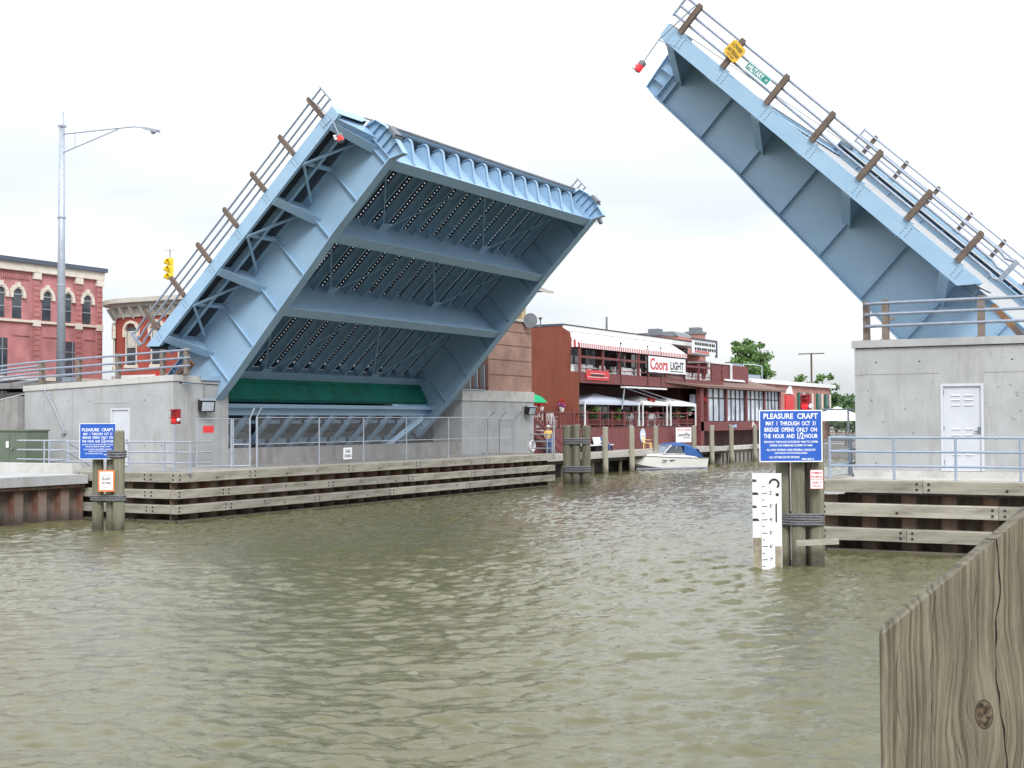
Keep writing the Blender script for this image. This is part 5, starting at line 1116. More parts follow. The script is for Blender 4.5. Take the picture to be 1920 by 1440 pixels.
for y in (64.5, 65.8, 67.1): 
    mb = MB(); mb.box(-37.5, y, 9.3, -37.42, y+.1, 11.0); mb.build('mullion', ROOFM, t_)
mb = MB(); mb.box(-37.5, 68.05, 9.3, -37.05, 68.55, 11.0); mb.build('corner_post', OCHRE, t_)
mb = MB(); mb.box(-37.5, 67.9, 9.3, -37.35, 68.04, 11.0); mb.build('corner_trim', ROOFM, t_)
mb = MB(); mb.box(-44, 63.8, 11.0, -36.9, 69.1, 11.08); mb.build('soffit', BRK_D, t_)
mb = MB(); mb.add([(-44.5, 62.8, 11.1), (-36.2, 62.8, 11.1), (-36.2, 70.2, 11.1), (-44.5, 70.2, 11.1), (-41.5, 65.5, 12.6), (-39.2, 65.5, 12.6), (-39.2, 67.5, 12.6), (-41.5, 67.5, 12.6)],
   [(3,2,1,0), (0,1,5,4), (1,2,6,5), (2,3,7,6), (3,0,4,7), (4,5,6,7)]); mb.box(-44.5, 62.8, 11.081, -36.2, 70.2, 11.099); mb.build('roof', STEELC, t_)
mb = MB(); mb.box(-36.2, 62.8, 10.98, -36.1, 70.3, 11.12); mb.build('gutter', CREAM2, t_)
t_ = thing('horn_speaker', 'round grey horn on the corner of the brick bridge house', 'horn', (-36.6, 68.3, 9.25))
mb = MB(); mb.lathe((-36.7, 68.3, 9.25), [(.06, -.35), (.12, -.1), (.42, .22), (.43, .27)], 20, (.7, -.7, 0)); mb.build('bell', STEELC, t_)
mb = MB(); mb.lathe((-36.53, 68.13, 9.25), [(.38, 0), (.2, -.02), (.05, -.06)], 20, (.7, -.7, 0)); mb.build('face', mat('horn_grey', (0.30, 0.33, 0.31), (0.42, 0.45, 0.42), sc=6, rough=.4), t_)
mb = MB(); mb.tube([(-36.8, 68.6, 9.0), (-36.8, 69.9, 9.0), (-36.8, 69.9, 9.45)], .04, 6); mb.lathe((-36.8, 69.9, 9.4), [(.05, 0), (.14, .15)], 8); mb.build('bracket', STEELC, t_)

# ------------------------------------------------------------------ riverside restaurant
XF = -39.0
rest = thing('riverside_restaurant', 'brown timber riverside restaurant with striped awning and glazed wing along the left bank', 'restaurant', (-42, 90, 1.3))
B = lambda nm, mt, *bxs: [mbx for mbx in [MB()] if [mbx.box(*q) for q in bxs]][0].build(nm, mt, rest)
mb = MB(); mb.prism([(-50, 79.4, 1.3), (XF, 79.4, 1.3), (XF, 79.4, 6.7), (-39.6, 79.4, 6.7), (-39.6, 79.4, 9.3), (-40.3, 79.4, 9.75), (-50, 79.4, 9.55)], (0, .15, 0)); mb.build('side_wall', WOODR, rest)
B('roof_edge', ROOFM, (-50, 79.38, 9.77, -40.2, 79.6, 9.86))
B('roof_fascia', WHITE, (-50, 79.6, 9.5, -40.25, 106, 9.86)); B('roof_edge', BLACK, (-50, 79.61, 9.865, -40.2, 106, 9.93))
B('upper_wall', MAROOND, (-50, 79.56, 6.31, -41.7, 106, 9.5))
for k in range(9):
    y = 80.6+k*2.7
    w_ = B('window', GLASSL if k in (0, 1, 2, 4, 5, 7) else GLASS, (-41.69, y, 7.2, -41.65, y+1.6, 8.5))
    mb = MB(); mb.box(-41.64, y+.78, 7.2, -41.62, y+.82, 8.5); mb.build('mullion', MAROON, w_)
mb = MB(); mb.prism([(-40.3, 79.56, 9.48), (-38.95, 79.56, 8.62), (-38.95, 79.56, 8.60), (-40.3, 79.56, 9.45)], (0, 19.2, 0)); mb.build('awning_top', STRIPET, rest)
mb = MB(); mb.prism([(-38.95, 79.56, 8.30), (-38.90, 79.56, 8.30), (-38.90, 79.56, 8.62), (-38.95, 79.56, 8.62)], (0, 19.2, 0)); mb.build('awning_valance', STRIPE, rest)
mb = MB(); mb.prism([(-40.3, 79.54, 9.46), (-40.3, 79.54, 8.35), (-38.92, 79.54, 8.32), (-38.92, 79.54, 8.60)], (0, .03, 0)); mb.build('awning_end', STRIPE, rest)
B('upper_deck', MAROOND, (-41.7, 79.56, 6.0, XF, 107, 6.3))
for y0, y1 in ((79.56, 86.1), (86.15, 91.2), (91.25, 94.6), (94.65, 100), (100.05, 107)):
    B('parapet_panel', MAROON, (XF-.02, y0, 5.95, XF+.06, y1, 6.66))
for y in (79.7, 83.3, 86.1, 89.4, 91.2, 94.6, 98.3, 101.5, 104.5, 107): B('deck_post', MAROON, (XF-.1, y-.08, 6.3, XF+.05, y+.08, 8.25 if y < 99 else 8.0))
B('top_rail', MAROON, (XF-.08, 79.6, 7.62, XF+.04, 107, 7.78)); B('mid_rail', MAROON, (XF-.04, 79.6, 6.9, XF, 107, 6.96))
for y in (86.1, 90.9, 93.4, 98.3): 
    mb = MB(); mb.tube([(XF+.08, y, 6.0), (XF+.08, y, 9.0 if y < 87 else 8.75)], .035, 6); mb.lathe((XF+.08, y, 8.8), [(.07, 0), (.09, .08), (.03, .15)], 8); mb.build('lantern_pole', BLACK, rest)
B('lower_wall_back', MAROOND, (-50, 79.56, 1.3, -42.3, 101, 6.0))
for k in range(5): 
    y = 81+k*4; w_ = B('window', GLASS, (-42.29, y, 3.4, -42.25, y+2.2, 5.2))
B('door', WOODR, (-42.29, 84.1, 3.05, -42.24, 84.9, 5.1))
B('patio_floor', MAROOND, (-42.3, 70.5, 2.75, XF, 101, 3.0))
for k in range(10):
    y = 70.5+k*3.05; B('patio_wall_panel', MAROON, (XF-.05, y, 1.25, XF+.03, y+3.03, 2.9))
B('patio_end_wall', MAROON, (-45, 70.4, 1.3, XF, 70.5, 2.9))
B('patio_top_rail', MAROON, (XF-.06, 70.5, 3.92, XF+.04, 101, 4.0)); B('patio_mid_rail', MAROON, (XF-.03, 70.5, 3.12, XF+.01, 101, 3.17))
for k in range(16): y = 70.6+k*2.02; B('patio_post', MAROON, (XF-.07, y-.06, 2.9, XF+.05, y+.06, 4.1))
mb = MB(); y = 70.8
while y < 101: mb.box(XF-.025, y, 3.17, XF+.005, y+.05, 3.92 if y < 78.5 else 3.55); y += .21
mb.build('baluster', MAROON, rest, kind='stuff')
mb = MB(); mb.bar((-38.9, 72.2, 3.9), (-38.2, 75.6, 1.9), .1, .14); mb.bar((-38.5, 72.2, 3.0), (-38.0, 75.2, 1.4), .1, .2); mb.build('stair_stringer', MAROON, rest)
for k in range(6): mb = MB(); mb.box(-38.95, 72.3+k*.5, 2.8-k*.25, -38.1, 72.75+k*.5, 2.85-k*.25); mb.build('stair_tread', CREAM2, rest)
# glazed wing
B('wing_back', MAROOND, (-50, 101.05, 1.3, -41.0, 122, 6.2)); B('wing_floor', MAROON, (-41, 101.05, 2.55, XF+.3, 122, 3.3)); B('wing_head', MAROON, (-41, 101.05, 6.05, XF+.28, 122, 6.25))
grp = [(103.0, 3, 107.0), (107.5, 4, 112.0), (112.6, 4, 117.2), (117.6, 4, 121.6)]
for y0, n_, y1 in grp:
    B('wing_post', MAROON, (XF-.1, y0-.42, 3.3, XF+.3, y0-.08, 6.05)); d = (y1-y0)/n_
    for k in range(n_):
        B('pane', GLASSL, (XF+.1, y0+k*d+.05, 3.35, XF+.13, y0+(k+1)*d-.05, 5.2)); B('pane', GLASSL, (XF+.1, y0+k*d+.05, 5.3, XF+.13, y0+(k+1)*d-.05, 6.0))
        B('mullion', BLACK, (XF+.1, y0+(k+1)*d-.05, 3.3, XF+.2, y0+(k+1)*d+.05, 6.05))
    B('transom', BLACK, (XF+.08, y0, 5.2, XF+.18, y1, 5.3))
B('wing_post', MAROON, (XF-.1, 121.6, 3.3, XF+.3, 122, 6.05)); B('wing_post', MAROON, (XF-.1, 101.1, 1.3, XF+.3, 101.8, 6.05)); B('wing_side', MAROOND, (-43, 101.06, 1.3, -40.5, 101.2, 6.0))
B('wing_side_window', GLASSL, (XF-.6, 101.0, 4.2, XF-.15, 101.05, 5.5))
mb = MB(); mb.add([(-38.9, 94.2, 6.45), (-38.3, 101.6, 6.2), (-38.3, 122.3, 6.2), (-43.5, 122.3, 7.55), (-43.5, 97.0, 7.55), (-38.9, 94.2, 6.3), (-38.3, 101.6, 6.02), (-38.3, 122.3, 6.02), (-43.5, 122.3, 7.3), (-43.5, 97, 7.3)],
   [(0,1,2,3,4), (9,8,7,6,5), (0,5,6,1), (1,6,7,2), (2,7,8,3), (3,8,9,4), (4,9,5,0)]); mb.build('wing_roof', SHINGLE, rest)
mb = MB(); mb.add([(-40.3, 111.5, 6.86), (-40.3, 116.5, 6.86), (-42.0, 116.5, 7.30), (-42.0, 111.5, 7.30)], [(0,1,2,3)]); mb.v = [(a, b_, c_+.12) for a, b_, c_ in mb.v]; v4 = list(mb.v); mb.add([(a, b_, c_-.12) for a, b_, c_ in v4], [(0,1,2,3)]); mb.f += [(0,4,5,1), (1,5,6,2), (2,6,7,3), (3,7,4,0)]; mb.mi += [0]*4; mb.build('skylight', WHITEC, rest)
B('side_room', MAROON, (-46, 107.1, 6.3, -40.5, 118, 8.3)); B('side_room_trim', WHITE, (-46, 107.0, 8.3, -40.4, 113.5, 8.42)); B('side_room_post', WHITE, (-40.4, 112.8, 6.9, -40.25, 113.0, 8.3)); B('side_room_post', WHITE, (-40.4, 107.2, 6.9, -40.25, 107.4, 8.3))
B('under_wing_back', DARKV, (-40.9, 101.1, 1.25, -40.4, 122, 2.54))
for k in range(8): B('under_wing_panel', MAROOND, (-40.2, 102+k*2.6, 1.25, -40.1, 104.5+k*2.6, 2.54))
mb = MB(); mb.box(XF+.3, 107.8, 2.8, XF+.34, 109.2, 3.0); mb.lathe((XF+.32, 107.8, 2.9), [(.17, 0), (.17, .03)], 10, (1, 0, 0)); mb.lathe((XF+.32, 109.3, 2.9), [(.17, 0), (.17, .03)], 10, (1, 0, 0)); mb.build('wall_ornament', mat('pale_blue_paint', (0.3, 0.45, 0.65), rough=.5), rest)
mb = MB(); mb.lathe((XF+.33, 113.8, 2.78), [(.3, 0), (.03, .5)], 4, (0, 0, 1)); mb.build('wall_ornament', WHITE, rest)
# banners and signs
def flat_sign(name, label, cat, c, w, h, pm, texts, tm, right=(0, 1, 0), th=.03, border=None):
    t_ = thing(name, label, cat, tuple(c)); slab(MB(), c, right, Z, w, h, th).build('panel', pm, t_)
    if border: mb = MB(); rect_lines(mb, c, right, Z, w, h, .05); mb.build('border', border, t_)
    for tx, mt in texts: text_mb(tx, c, right, Z, .02).build('lettering', mt, t_)
    return t_
c = Vector((XF+.14, 94.6, 7.6)); t_ = thing('banner', 'white banner with red and black lettering hanging on the upper deck rail', 'banner', tuple(c))
slab(MB(), c, (0, 1, 0), Z, 7.3, 1.18, .03).build('cloth', SWHITE, t_)
text_mb([('Coors', -1.7, -.42, 3.4, .9)], c, (0, 1, 0), Z, .02).build('lettering', SRED, t_)
text_mb([('LIGHT', 1.9, -.30, 2.7, .62)], c, (0, 1, 0), Z, .02).build('lettering', BLACK, t_)
mb = MB(); mb.bar(c+Vector((.02, .5, -.42)), c+Vector((.02, 3.2, -.42)), .02, .05); mb.build('underline', BLACK, t_)
c = Vector((XF+.12, 82.2, 6.5)); t_ = thing('banner', 'small red banner hanging on the brown deck parapet near the side wall', 'banner', tuple(c)); slab(MB(), c, (0, 1, 0), Z, 3.6, .66, .02).build('cloth', SRED, t_)
mb = MB(); mb.box(c.x+.02, c.y-1.2, c.z+.1, c.x+.03, c.y+1.0, c.z+.13); mb.box(c.x+.02, c.y-1.6, c.z-.15, c.x+.03, c.y+1.6, c.z-.12); mb.build('pale_stripe', SWHITE, t_)
mb = MB(); mb.box(c.x+.02, c.y-1.1, c.z-.06, c.x+.03, c.y+1.0, c.z+.04); mb.build('dark_stripe', BLACK, t_)
c = Vector((-39.6, 104.4, 9.45)); t_ = thing('roof_sign', 'white roof sign with rows of red and dark letters above the upper deck', 'sign', tuple(c)); slab(MB(), c, (0, 1, 0), Z, 5.4, 1.1, .05).build('panel', SWHITE, t_)
mb = MB(); rng = random.Random(4)
for r_ in range(2):
    y = -2.2
    while y < 2.3: w = rng.uniform(.18, .4); mb.box(c.x+.02, c.y+y, c.z+.12-.42*r_, c.x+.03, c.y+y+w, c.z+.36-.42*r_); y += w+rng.uniform(.1, .22)
mb.build('letter_blocks', BLACK, t_, kind='stuff')
mb = MB(); y = -2.2
while y < .8: mb.box(c.x+.02, c.y+y, c.z-.50, c.x+.03, c.y+y+.3, c.z-.34); y += .42
mb.build('letter_blocks', SRED, t_, kind='stuff')
mb = MB(); mb.box(c.x-.1, c.y-2.9, 10.02, c.x+.1, c.y+2.85, 10.14); mb.box(c.x-.1, c.y+2.75, 8.7, c.x+.1, c.y+2.85, 10.0); mb.build('frame', ROOFM, t_)
c = Vector((-38.1, 95.9, 2.3)); t_ = thing('dock_sign', 'white sign with red and dark writing standing above the moored boat', 'sign', tuple(c)); slab(MB(), c, (.35, .94, 0), Z, 1.75, 1.12, .05).build('panel', SWHITE, t_)
text_mb([('NOW OPEN', 0, .3, 1.5, .16)], c, (.35, .94, 0), Z, .01).build('lettering', SRED, t_)
text_mb([('LaunchPad', 0, -.12, 1.4, .3), ('DINING', .3, -.28, .8, .12)], c, (.35, .94, 0), Z, .01).build('lettering', BLACK, t_)
c = Vector((XF+.06, 89.9, 2.32)); t_ = thing('round_emblem', 'round blue and white emblem on the maroon wall above the dock', 'emblem', tuple(c))
mb = MB(); mb.lathe(c, [(.52, 0), (.52, .03)], 24, (1, 0, 0)); mb.build('disc', GREYC, t_)
mb = MB()
for k in range(5): a = R(90+72*k); mb.bar(c+Vector((.04, .1*math.cos(a), .1*math.sin(a))), c+Vector((.04, .38*math.cos(a), .38*math.sin(a))), .02, .12, (0, -math.sin(a), math.cos(a)))
mb.lathe(c+Vector((.03, 0, 0)), [(.14, 0), (.14, .02)], 12, (1, 0, 0)); mb.build('star', SWHITE, t_)
# awning frame below the deck
t_ = thing('folding_awning', 'folded retractable awning with long thin arms under the upper deck', 'awning', (-39, 88, 5.6))
mb = MB(); mb.box(XF+.1, 86.0, 5.72, XF+.45, 93.7, 5.84); mb.build('cassette', WHITE, t_)
mb = MB(); mb.tube([(XF+.3, 86.6, 5.7), (XF-.6, 96.5, 4.8)], .03, 6); mb.tube([(XF+.3, 88.6, 5.7), (XF-.4, 97.5, 4.9)], .03, 6); mb.tube([(XF+.3, 86.2, 5.7), (XF+.1, 86.2, 4.2)], .05, 6); mb.build('arm', GALV, t_)
# tents
def tent(label, c, wx, wy, hz, pk, cm, n=4):
    t_ = thing('canopy_tent', label, 'canopy tent', tuple(c), 'canopy tents on the patio'); cx_, cy_, z0 = c
    k = [(cx_-wx/2, cy_-wy/2), (cx_+wx/2, cy_-wy/2), (cx_+wx/2, cy_+wy/2), (cx_-wx/2, cy_+wy/2)]
    mb = MB(); z1 = z0+hz; vs = [(a, b_, z1) for a, b_ in k]+[(a, b_, z1-.2) for a, b_ in k]; mid = []
    for i_ in range(4):
        a = k[i_]; b_ = k[(i_+1) % 4]; mid.append(((a[0]*.5+b_[0]*.5-cx_)*.5+cx_, (a[1]*.5+b_[1]*.5-cy_)*.5+cy_, z1+pk*.45))
    vs += [(cx_, cy_, z1+pk)]; fs = [(i_, (i_+1) % 4, 8) for i_ in range(4)]+[(i_, i_+4, (i_+1) % 4+4, (i_+1) % 4) for i_ in range(4)]
    mb.add(vs, fs); mb.build('canopy', cm, t_)
    for a, b_ in k:
        mb = MB(); mb.bar((a, b_, z0), (a, b_, z1-.02), .09, .09); mb.build('leg', WHITE, t_)
    return t_
tent('grey blue canopy tent at the left end of the patio', (-40.4, 84.8, 3.0), 2.9, 9.0, 1.72, .62, GREYC)
tent('white canopy tent in the middle of the patio row', (-40.3, 92.2, 3.0), 2.8, 4.6, 1.75, .52, WHITEC)
tent('white canopy tent at the right end of the patio row', (-40.2, 97.6, 3.0), 2.8, 5.2, 1.72, .5, WHITEC)
t_ = thing('patio_umbrella', 'bright green umbrella right behind the brick bridge house block', 'umbrella', (-41.0, 75.8, 3.0))
mb = MB(); mb.tube([(-41, 75.8, 3.0), (-41, 75.8, 5.2)], .04, 6); mb.build('pole', WHITE, t_)
mb = MB(); mb.lathe((-41, 75.8, 4.65), [(1.5, -.05), (1.45, 0), (1.1, .32), (.5, .55), (.05, .62)], 8); mb.build('canopy', UMBG, t_)
# chairs
def chair_proto():  # removed again after copying
    t_ = thing('plastic_chair', 'white plastic chair', 'chair', (0, 0, 0))
    mb = MB(); mb.box(-.24, -.24, .42, .24, .24, .46); mb.build('seat', WHITE, t_)
    mb = MB(); mb.prism([(-.24, .22, .46), (.24, .22, .46), (.22, .32, .92), (-.22, .32, .92)], (0, .03, 0)); mb.build('backrest', WHITE, t_)
    for a in (-.26, .26): mb = MB(); mb.bar((a, -.24, .66), (a, .26, .68), .06, .03); mb.build('armrest', WHITE, t_)
    for a in (-.22, .22):
        for b_ in (-.22, .22): mb = MB(); mb.bar((a, b_, .44), (a*1.15, b_*1.15, 0), .05, .05); mb.build('leg', WHITE, t_)
    return t_
ch = chair_proto(); rng = random.Random(9); first = True
def put_chair(x_, y, z_, rz, label, grp, mt=None):
    global first, ch
    c = copy_tree(ch)
    c.location = (x_, y, z_); c.rotation_euler = (0, 0, rz); c['label'] = label
    if grp: c['group'] = grp
    elif 'group' in c: del c['group']
    if mt:
        for q in c.children: q.data = q.data.copy(); q.data.materials[0] = mt
    return c
put_chair(-38.0, 88.6, 1.36, R(100), 'cream yellow plastic armchair on the dock left of the boat', None, YPLAST)
for k in range(30):
    y = 80.1+k*.52+rng.uniform(-.15, .15)
    if 90.7 < y < 98.4: continue
    put_chair(-39.55-rng.uniform(0, .5), y, 6.31, rng.uniform(0, 6.28), 'white plastic chair behind the upper deck rail left of the white banner', 'white chairs on the upper deck left of the banner')
for k in range(8):
    put_chair(-39.6, 99.5+k*.85, 6.31, rng.uniform(0, 6.28), 'white plastic chair behind the upper deck rail right of the white banner', 'white chairs on the upper deck right of the banner')
for k in range(10):
    put_chair(-39.7-rng.uniform(0, .6), 74.2+k*.62+(14 if k > 6 else 0), 3.0, rng.uniform(0, 6.28), 'white plastic chair behind the patio railing', 'white chairs on the patio')
for k in range(9):
    put_chair(-39.55-rng.uniform(0, .7), 88.6+k*1.3, 3.0, rng.uniform(0, 6.28), 'white plastic chair behind the patio railing under the white tents', 'white chairs under the white tents')
for k, (x_, y, z_, lab) in enumerate(((-39.9, 75.3, 3.0, 'white round table on the patio before the brown side wall'), (-40.1, 90.2, 3.0, 'white round table under the first white tent'), (-40.0, 99.4, 3.0, 'white round table at the right end of the patio'), (-39.9, 83.0, 6.3, 'white round table on the upper deck behind the red banner'), (-39.9, 88.0, 6.3, 'white round table on the upper deck left of the white banner'))):
    t_ = thing('patio_table', lab, 'table', (x_, y, z_)); mb = MB(); mb.lathe((x_, y, z_+.7), [(.55, 0), (.55, .04)], 16); mb.build('table_top', WHITE, t_)
    mb = MB(); mb.lathe((x_, y, z_), [(.28, 0), (.05, .06), (.04, .7)], 10); mb.build('pedestal', WHITE, t_)
for q in list(ch.children): bpy.data.objects.remove(q)
bpy.data.objects.remove(ch)
# flowers and pots
def foliage(n, rx, ry, rz, leaf, seed, up=.3, holes=0):
    rng = np.random.RandomState(seed); mb = MB(); vs = []; fs = []
    cl = rng.normal(0, 1, (max(6, n//40), 3)); cl /= np.linalg.norm(cl, axis=1)[:, None]; cl *= rng.uniform(.35, 1, (len(cl), 1))**.6
    for i_ in range(n):
        c = cl[rng.randint(len(cl))]*np.array([rx, ry, rz])*.85+rng.normal(0, .17, 3)*np.array([rx, ry, rz])
        a = rng.normal(0, 1, 3); a /= np.linalg.norm(a); b_ = np.cross(a, rng.normal(0, 1, 3)); b_ /= np.linalg.norm(b_)+1e-6; s_ = leaf*rng.uniform(.6, 1.3)
        o_ = len(vs); vs += [c-a*s_, c+b_*s_*.5, c+a*s_, c-b_*s_*.5]; fs.append((o_, o_+1, o_+2, o_+3))
    mb.add(vs, fs); return mb
def potted(label, x_, y, z_, mt, h, w, pot=WHITE, cat='flower pot', seed=1, rz=1.0):
    t_ = thing('potted_plant', label, cat, (x_, y, z_)); mb = MB(); mb.lathe((0, 0, 0), [(.10, 0), (.17, .24), (.18, .26)], 10); o = mb.build('pot', pot, t_, loc=(0, 0, 0))
    foliage(160, w, w, h/2, .09, seed).build('foliage', mt, t_, loc=(0, 0, .26+h/2)); return t_
potted('olive green plant in a white pot above the red brown rail near the tower', -41.0, 74.3, 4.05, LEAF1, .4, .3, seed=2)
potted('bright red flowers in a white hanging pot before the brown side wall', -41.0, 78.0, 4.1, FLR, .5, .45, seed=3)
potted('red and pink flowers in the white pot nearest the grey blue tent', -40.0, 78.9, 4.1, FLR, .5, .4, seed=4)
potted('purple pink flowers in a white pot on the patio rail beside the tower', -39.2, 71.7, 4.0, FLP, .35, .35, seed=5)
potted('low red flowers on the patio rail touching the tower edge', -39.2, 70.9, 3.95, FLR, .3, .3, seed=6)
potted('purple flowers in a white pot on the patio rail above the pilings', -39.1, 77.2, 4.0, FLP, .35, .3, seed=7)
potted('leaning yellow green bush in a dark pot behind the patio rail', -39.3, 82.6, 3.0, LEAF3, 1.3, .45, BLACK, 'potted plant', 8)
potted('small yellow green plant between the two tents', -39.3, 86.4, 3.1, LEAF3, .9, .35, BLACK, 'potted plant', 9)
potted('red flowers in a white hanging basket under the first white tent', -39.2, 91.9, 4.4, FLR, .5, .4, seed=10)
potted('feathery pale green plant under the right white tent', -39.3, 97.6, 3.3, LEAF3, .9, .3, BLACK, 'potted plant', 11)
potted('olive plant in a pot right of the right white tent', -39.3, 100.2, 3.8, LEAF1, .6, .35, WHITE, seed=12)
potted('orange red flowers in a basket beside the glazed wing', -39.0, 102.0, 4.4, FLR, .6, .5, seed=13)
# dock
t_ = thing('river_dock', 'timber dock with dark open underside along the restaurant', 'dock', (-37.5, 80, 1.2))
for k in range(9):
    y = 67.6+k*3.7; mb = MB(); mb.box(-38.95, y, 1.22, -36.55, y+3.67, 1.36); mb.build('deck_panel', DOCKW, t_)
mb = MB(); mb.box(-36.6, 67.5, 1.0, -36.5, 101, 1.22); mb.build('edge_beam', DOCKW, t_)
mb = MB(); mb.box(-38.5, 67.5, .8, -36.7, 101, 1.0); mb.build('joist', SHEET, t_)
for k in range(8):
    mb = MB(); mb.tube([(-36.9, 68.5+k*4.3, -1), (-36.9, 68.5+k*4.3, 1.2)], .13, 8); mb.build('support_pile', PILEP, t_)
grp_ = 'single mooring piles along the dock'
for k, (y, lab) in enumerate(((73.2, 'grey mooring pile just right of the brick tower behind the rail'), (78.0, 'grey mooring pile in front of the white benches'), (82.2, 'grey mooring pile left of the yellow chair'), (86.3, 'grey mooring pile between the round emblem and the boat'), (93.6, 'grey mooring pile left of the white dock sign'), (97.4, 'grey mooring pile right of the white dock sign at the boat stern'), (101.8, 'tall grey mooring pile in front of the glazed wing'), (107.6, 'grey mooring pile just left of the big blue sign'))):
    x_ = -36.4
    o = pile_mesh(2.97, .19, 60+k, mt=PILEP).build('mooring_pile', PILEP); o.location = (x_, y, 0); tag(o, lab, 'mooring pile', grp_)
t_ = thing('bulkhead_wall', 'rusty pale bulkhead with concrete cap beyond the moored boat', 'bulkhead', (-37, 110, 0))
mb = MB(); mb.box(-38, 101.2, 1.0, -36.8, 150, 1.3); mb.build('cap', CONCL, t_)
mb = MB(); mb.box(-37.6, 101.2, .8, -36.95, 150, .999); mb.build('waler', SHEET, t_)
for k in range(46):
    place('sheet_pile', SPP, t_, (-37.0, 101.3+k*1.0, -.5), R(90))
# benches
for k, (y, lab) in enumerate(((79.6, 'white bench on the dock left of the seated person'), (81.9, 'white bench on the dock behind the seated person'))):
    t_ = thing('white_bench', lab, 'bench', (-38.2, y, 1.36), 'white benches on the dock')
    mb = MB(); mb.box(-38.6, y-.9, 1.75, -38.0, y+.9, 1.82); mb.build('seat', WHITE, t_)
    mb = MB(); mb.prism([(-38.6, y-.9, 1.82), (-38.6, y+.9, 1.82), (-38.75, y+.85, 2.3), (-38.75, y-.85, 2.3)], (-.04, 0, 0)); mb.build('backrest', WHITE, t_)
    for a in (-.75, .75): mb = MB(); mb.box(-38.55, y+a-.04, 1.36, -38.05, y+a+.04, 1.75); mb.build('leg', BLACK, t_)
# people
def skin_mesh(name, joints, edges, radii, mt, parent, sub=1):
    me = bpy.data.meshes.new(name); me.from_pydata(joints, edges, []); o = bpy.data.objects.new(name, me); COL.objects.link(o)
    md = o.modifiers.new('s', 'SKIN'); me.skin_vertices[0].data[0].use_root = True
    for i_, r_ in enumerate(radii): me.skin_vertices[0].data[i_].radius = (r_, r_) if not isinstance(r_, tuple) else r_
    o.modifiers.new('b', 'SUBSURF').levels = sub; o.modifiers['b'].render_levels = sub
    bpy.context.view_layer.update(); dg = bpy.context.evaluated_depsgraph_get()
    m2 = bpy.data.meshes.new_from_object(o.evaluated_get(dg)); m2.materials.clear(); m2.materials.append(mt); m2.shade_smooth()
    bpy.data.objects.remove(o); o2 = bpy.data.objects.new(name, m2); COL.objects.link(o2); o2.parent = parent; return o2
def person(label, loc, rz, pose, top, cap, hairm=HAIR):
    t_ = thing('person', label, 'person', loc, rot=(0, 0, rz))
    st = pose == 'stand'
    hip = .95 if st else .46
    if st:
        legs = {'L': [(-.09, 0, .9), (-.1, -.02, .48), (-.1, .02, .06), (-.1, -.14, .03)], 'R': [(.09, 0, .9), (.11, -.05, .48), (.12, .02, .06), (.12, -.14, .03)]}
        arms = {'L': [(-.2, 0, 1.42), (-.27, -.02, 1.14), (-.22, -.18, .95), (-.2, -.26, .92)], 'R': [(.2, 0, 1.42), (.27, .02, 1.14), (.24, -.06, .88), (.24, -.09, .80)]}
        sp_ = [(0, 0, .95), (0, .01, 1.2), (0, .02, 1.42), (0, .0, 1.54), (0, -.02, 1.66), (0, -.02, 1.76)]
    else:
        legs = {'L': [(-.09, 0, .46), (-.11, -.42, .48), (-.11, -.40, .06), (-.11, -.55, .03)], 'R': [(.09, 0, .46), (.11, -.42, .48), (.11, -.46, .06), (.11, -.6, .03)]}
        arms = {'L': [(-.2, .04, .93), (-.26, -.06, .66), (-.2, -.28, .55), (-.17, -.36, .54)], 'R': [(.2, .04, .93), (.26, -.06, .66), (.2, -.28, .55), (.17, -.36, .54)]}
        sp_ = [(0, 0, .48), (0, .04, .72), (0, .06, .93), (0, .04, 1.05), (0, .0, 1.17), (0, .0, 1.27)]
    J = list(sp_); E_ = [(0, 1), (1, 2), (2, 3), (3, 4), (4, 5)]; Rd = [.12, .12, .12, .055, .095, .07]
    for s_ in 'LR':
        b_ = len(J); J += legs[s_]; E_ += [(0, b_), (b_, b_+1), (b_+1, b_+2), (b_+2, b_+3)]; Rd += [.085, .06, .045, .04]
        b_ = len(J); J += arms[s_]; E_ += [(2, b_), (b_, b_+1), (b_+1, b_+2), (b_+2, b_+3)]; Rd += [.055, .042, .033, .035]
    skin_mesh('body', J, E_, Rd, SKIN, t_)
    J2 = [sp_[0], sp_[1], sp_[2]]; E2 = [(0, 1), (1, 2)]; R2_ = [.145, .145, .145]
    for s_ in 'LR': b_ = len(J2); J2 += arms[s_][:2]; E2 += [(2, b_), (b_, b_+1)]; R2_ += [.075, .062]
    skin_mesh('shirt', J2, E2, R2_, top, t_)
    J3 = [sp_[0]]; E3 = []; R3 = [.14]
    for s_ in 'LR': b_ = len(J3); J3 += legs[s_][:3]; E3 += [(0, b_), (b_, b_+1), (b_+1, b_+2)]; R3 += [.105, .08, .066]
    skin_mesh('trousers', J3, E3, R3, DENIM, t_)
    hz = sp_[4]; mb = MB(); mb.lathe((hz[0], hz[1]+.015, hz[2]), [(.09, -.04), (.115, .03), (.10, .11), (.05, .15)], 12); 
    if cap: mb.box(-.08, hz[1]-.22, hz[2]+.05, .08, hz[1]-.05, hz[2]+.07)
    mb.build('cap' if cap else 'hair', WHTC if cap else hairm, t_)
    return t_
person('person in a yellow top, white cap and blue jeans standing beyond the tower', (-37.2, 71.6, 1.36), R(60), 'stand', YELC, True)
person('person with dark hair in blue clothes sitting on a white bench', (-38.1, 81.4, 1.36), R(70), 'sit', DENIM, False)
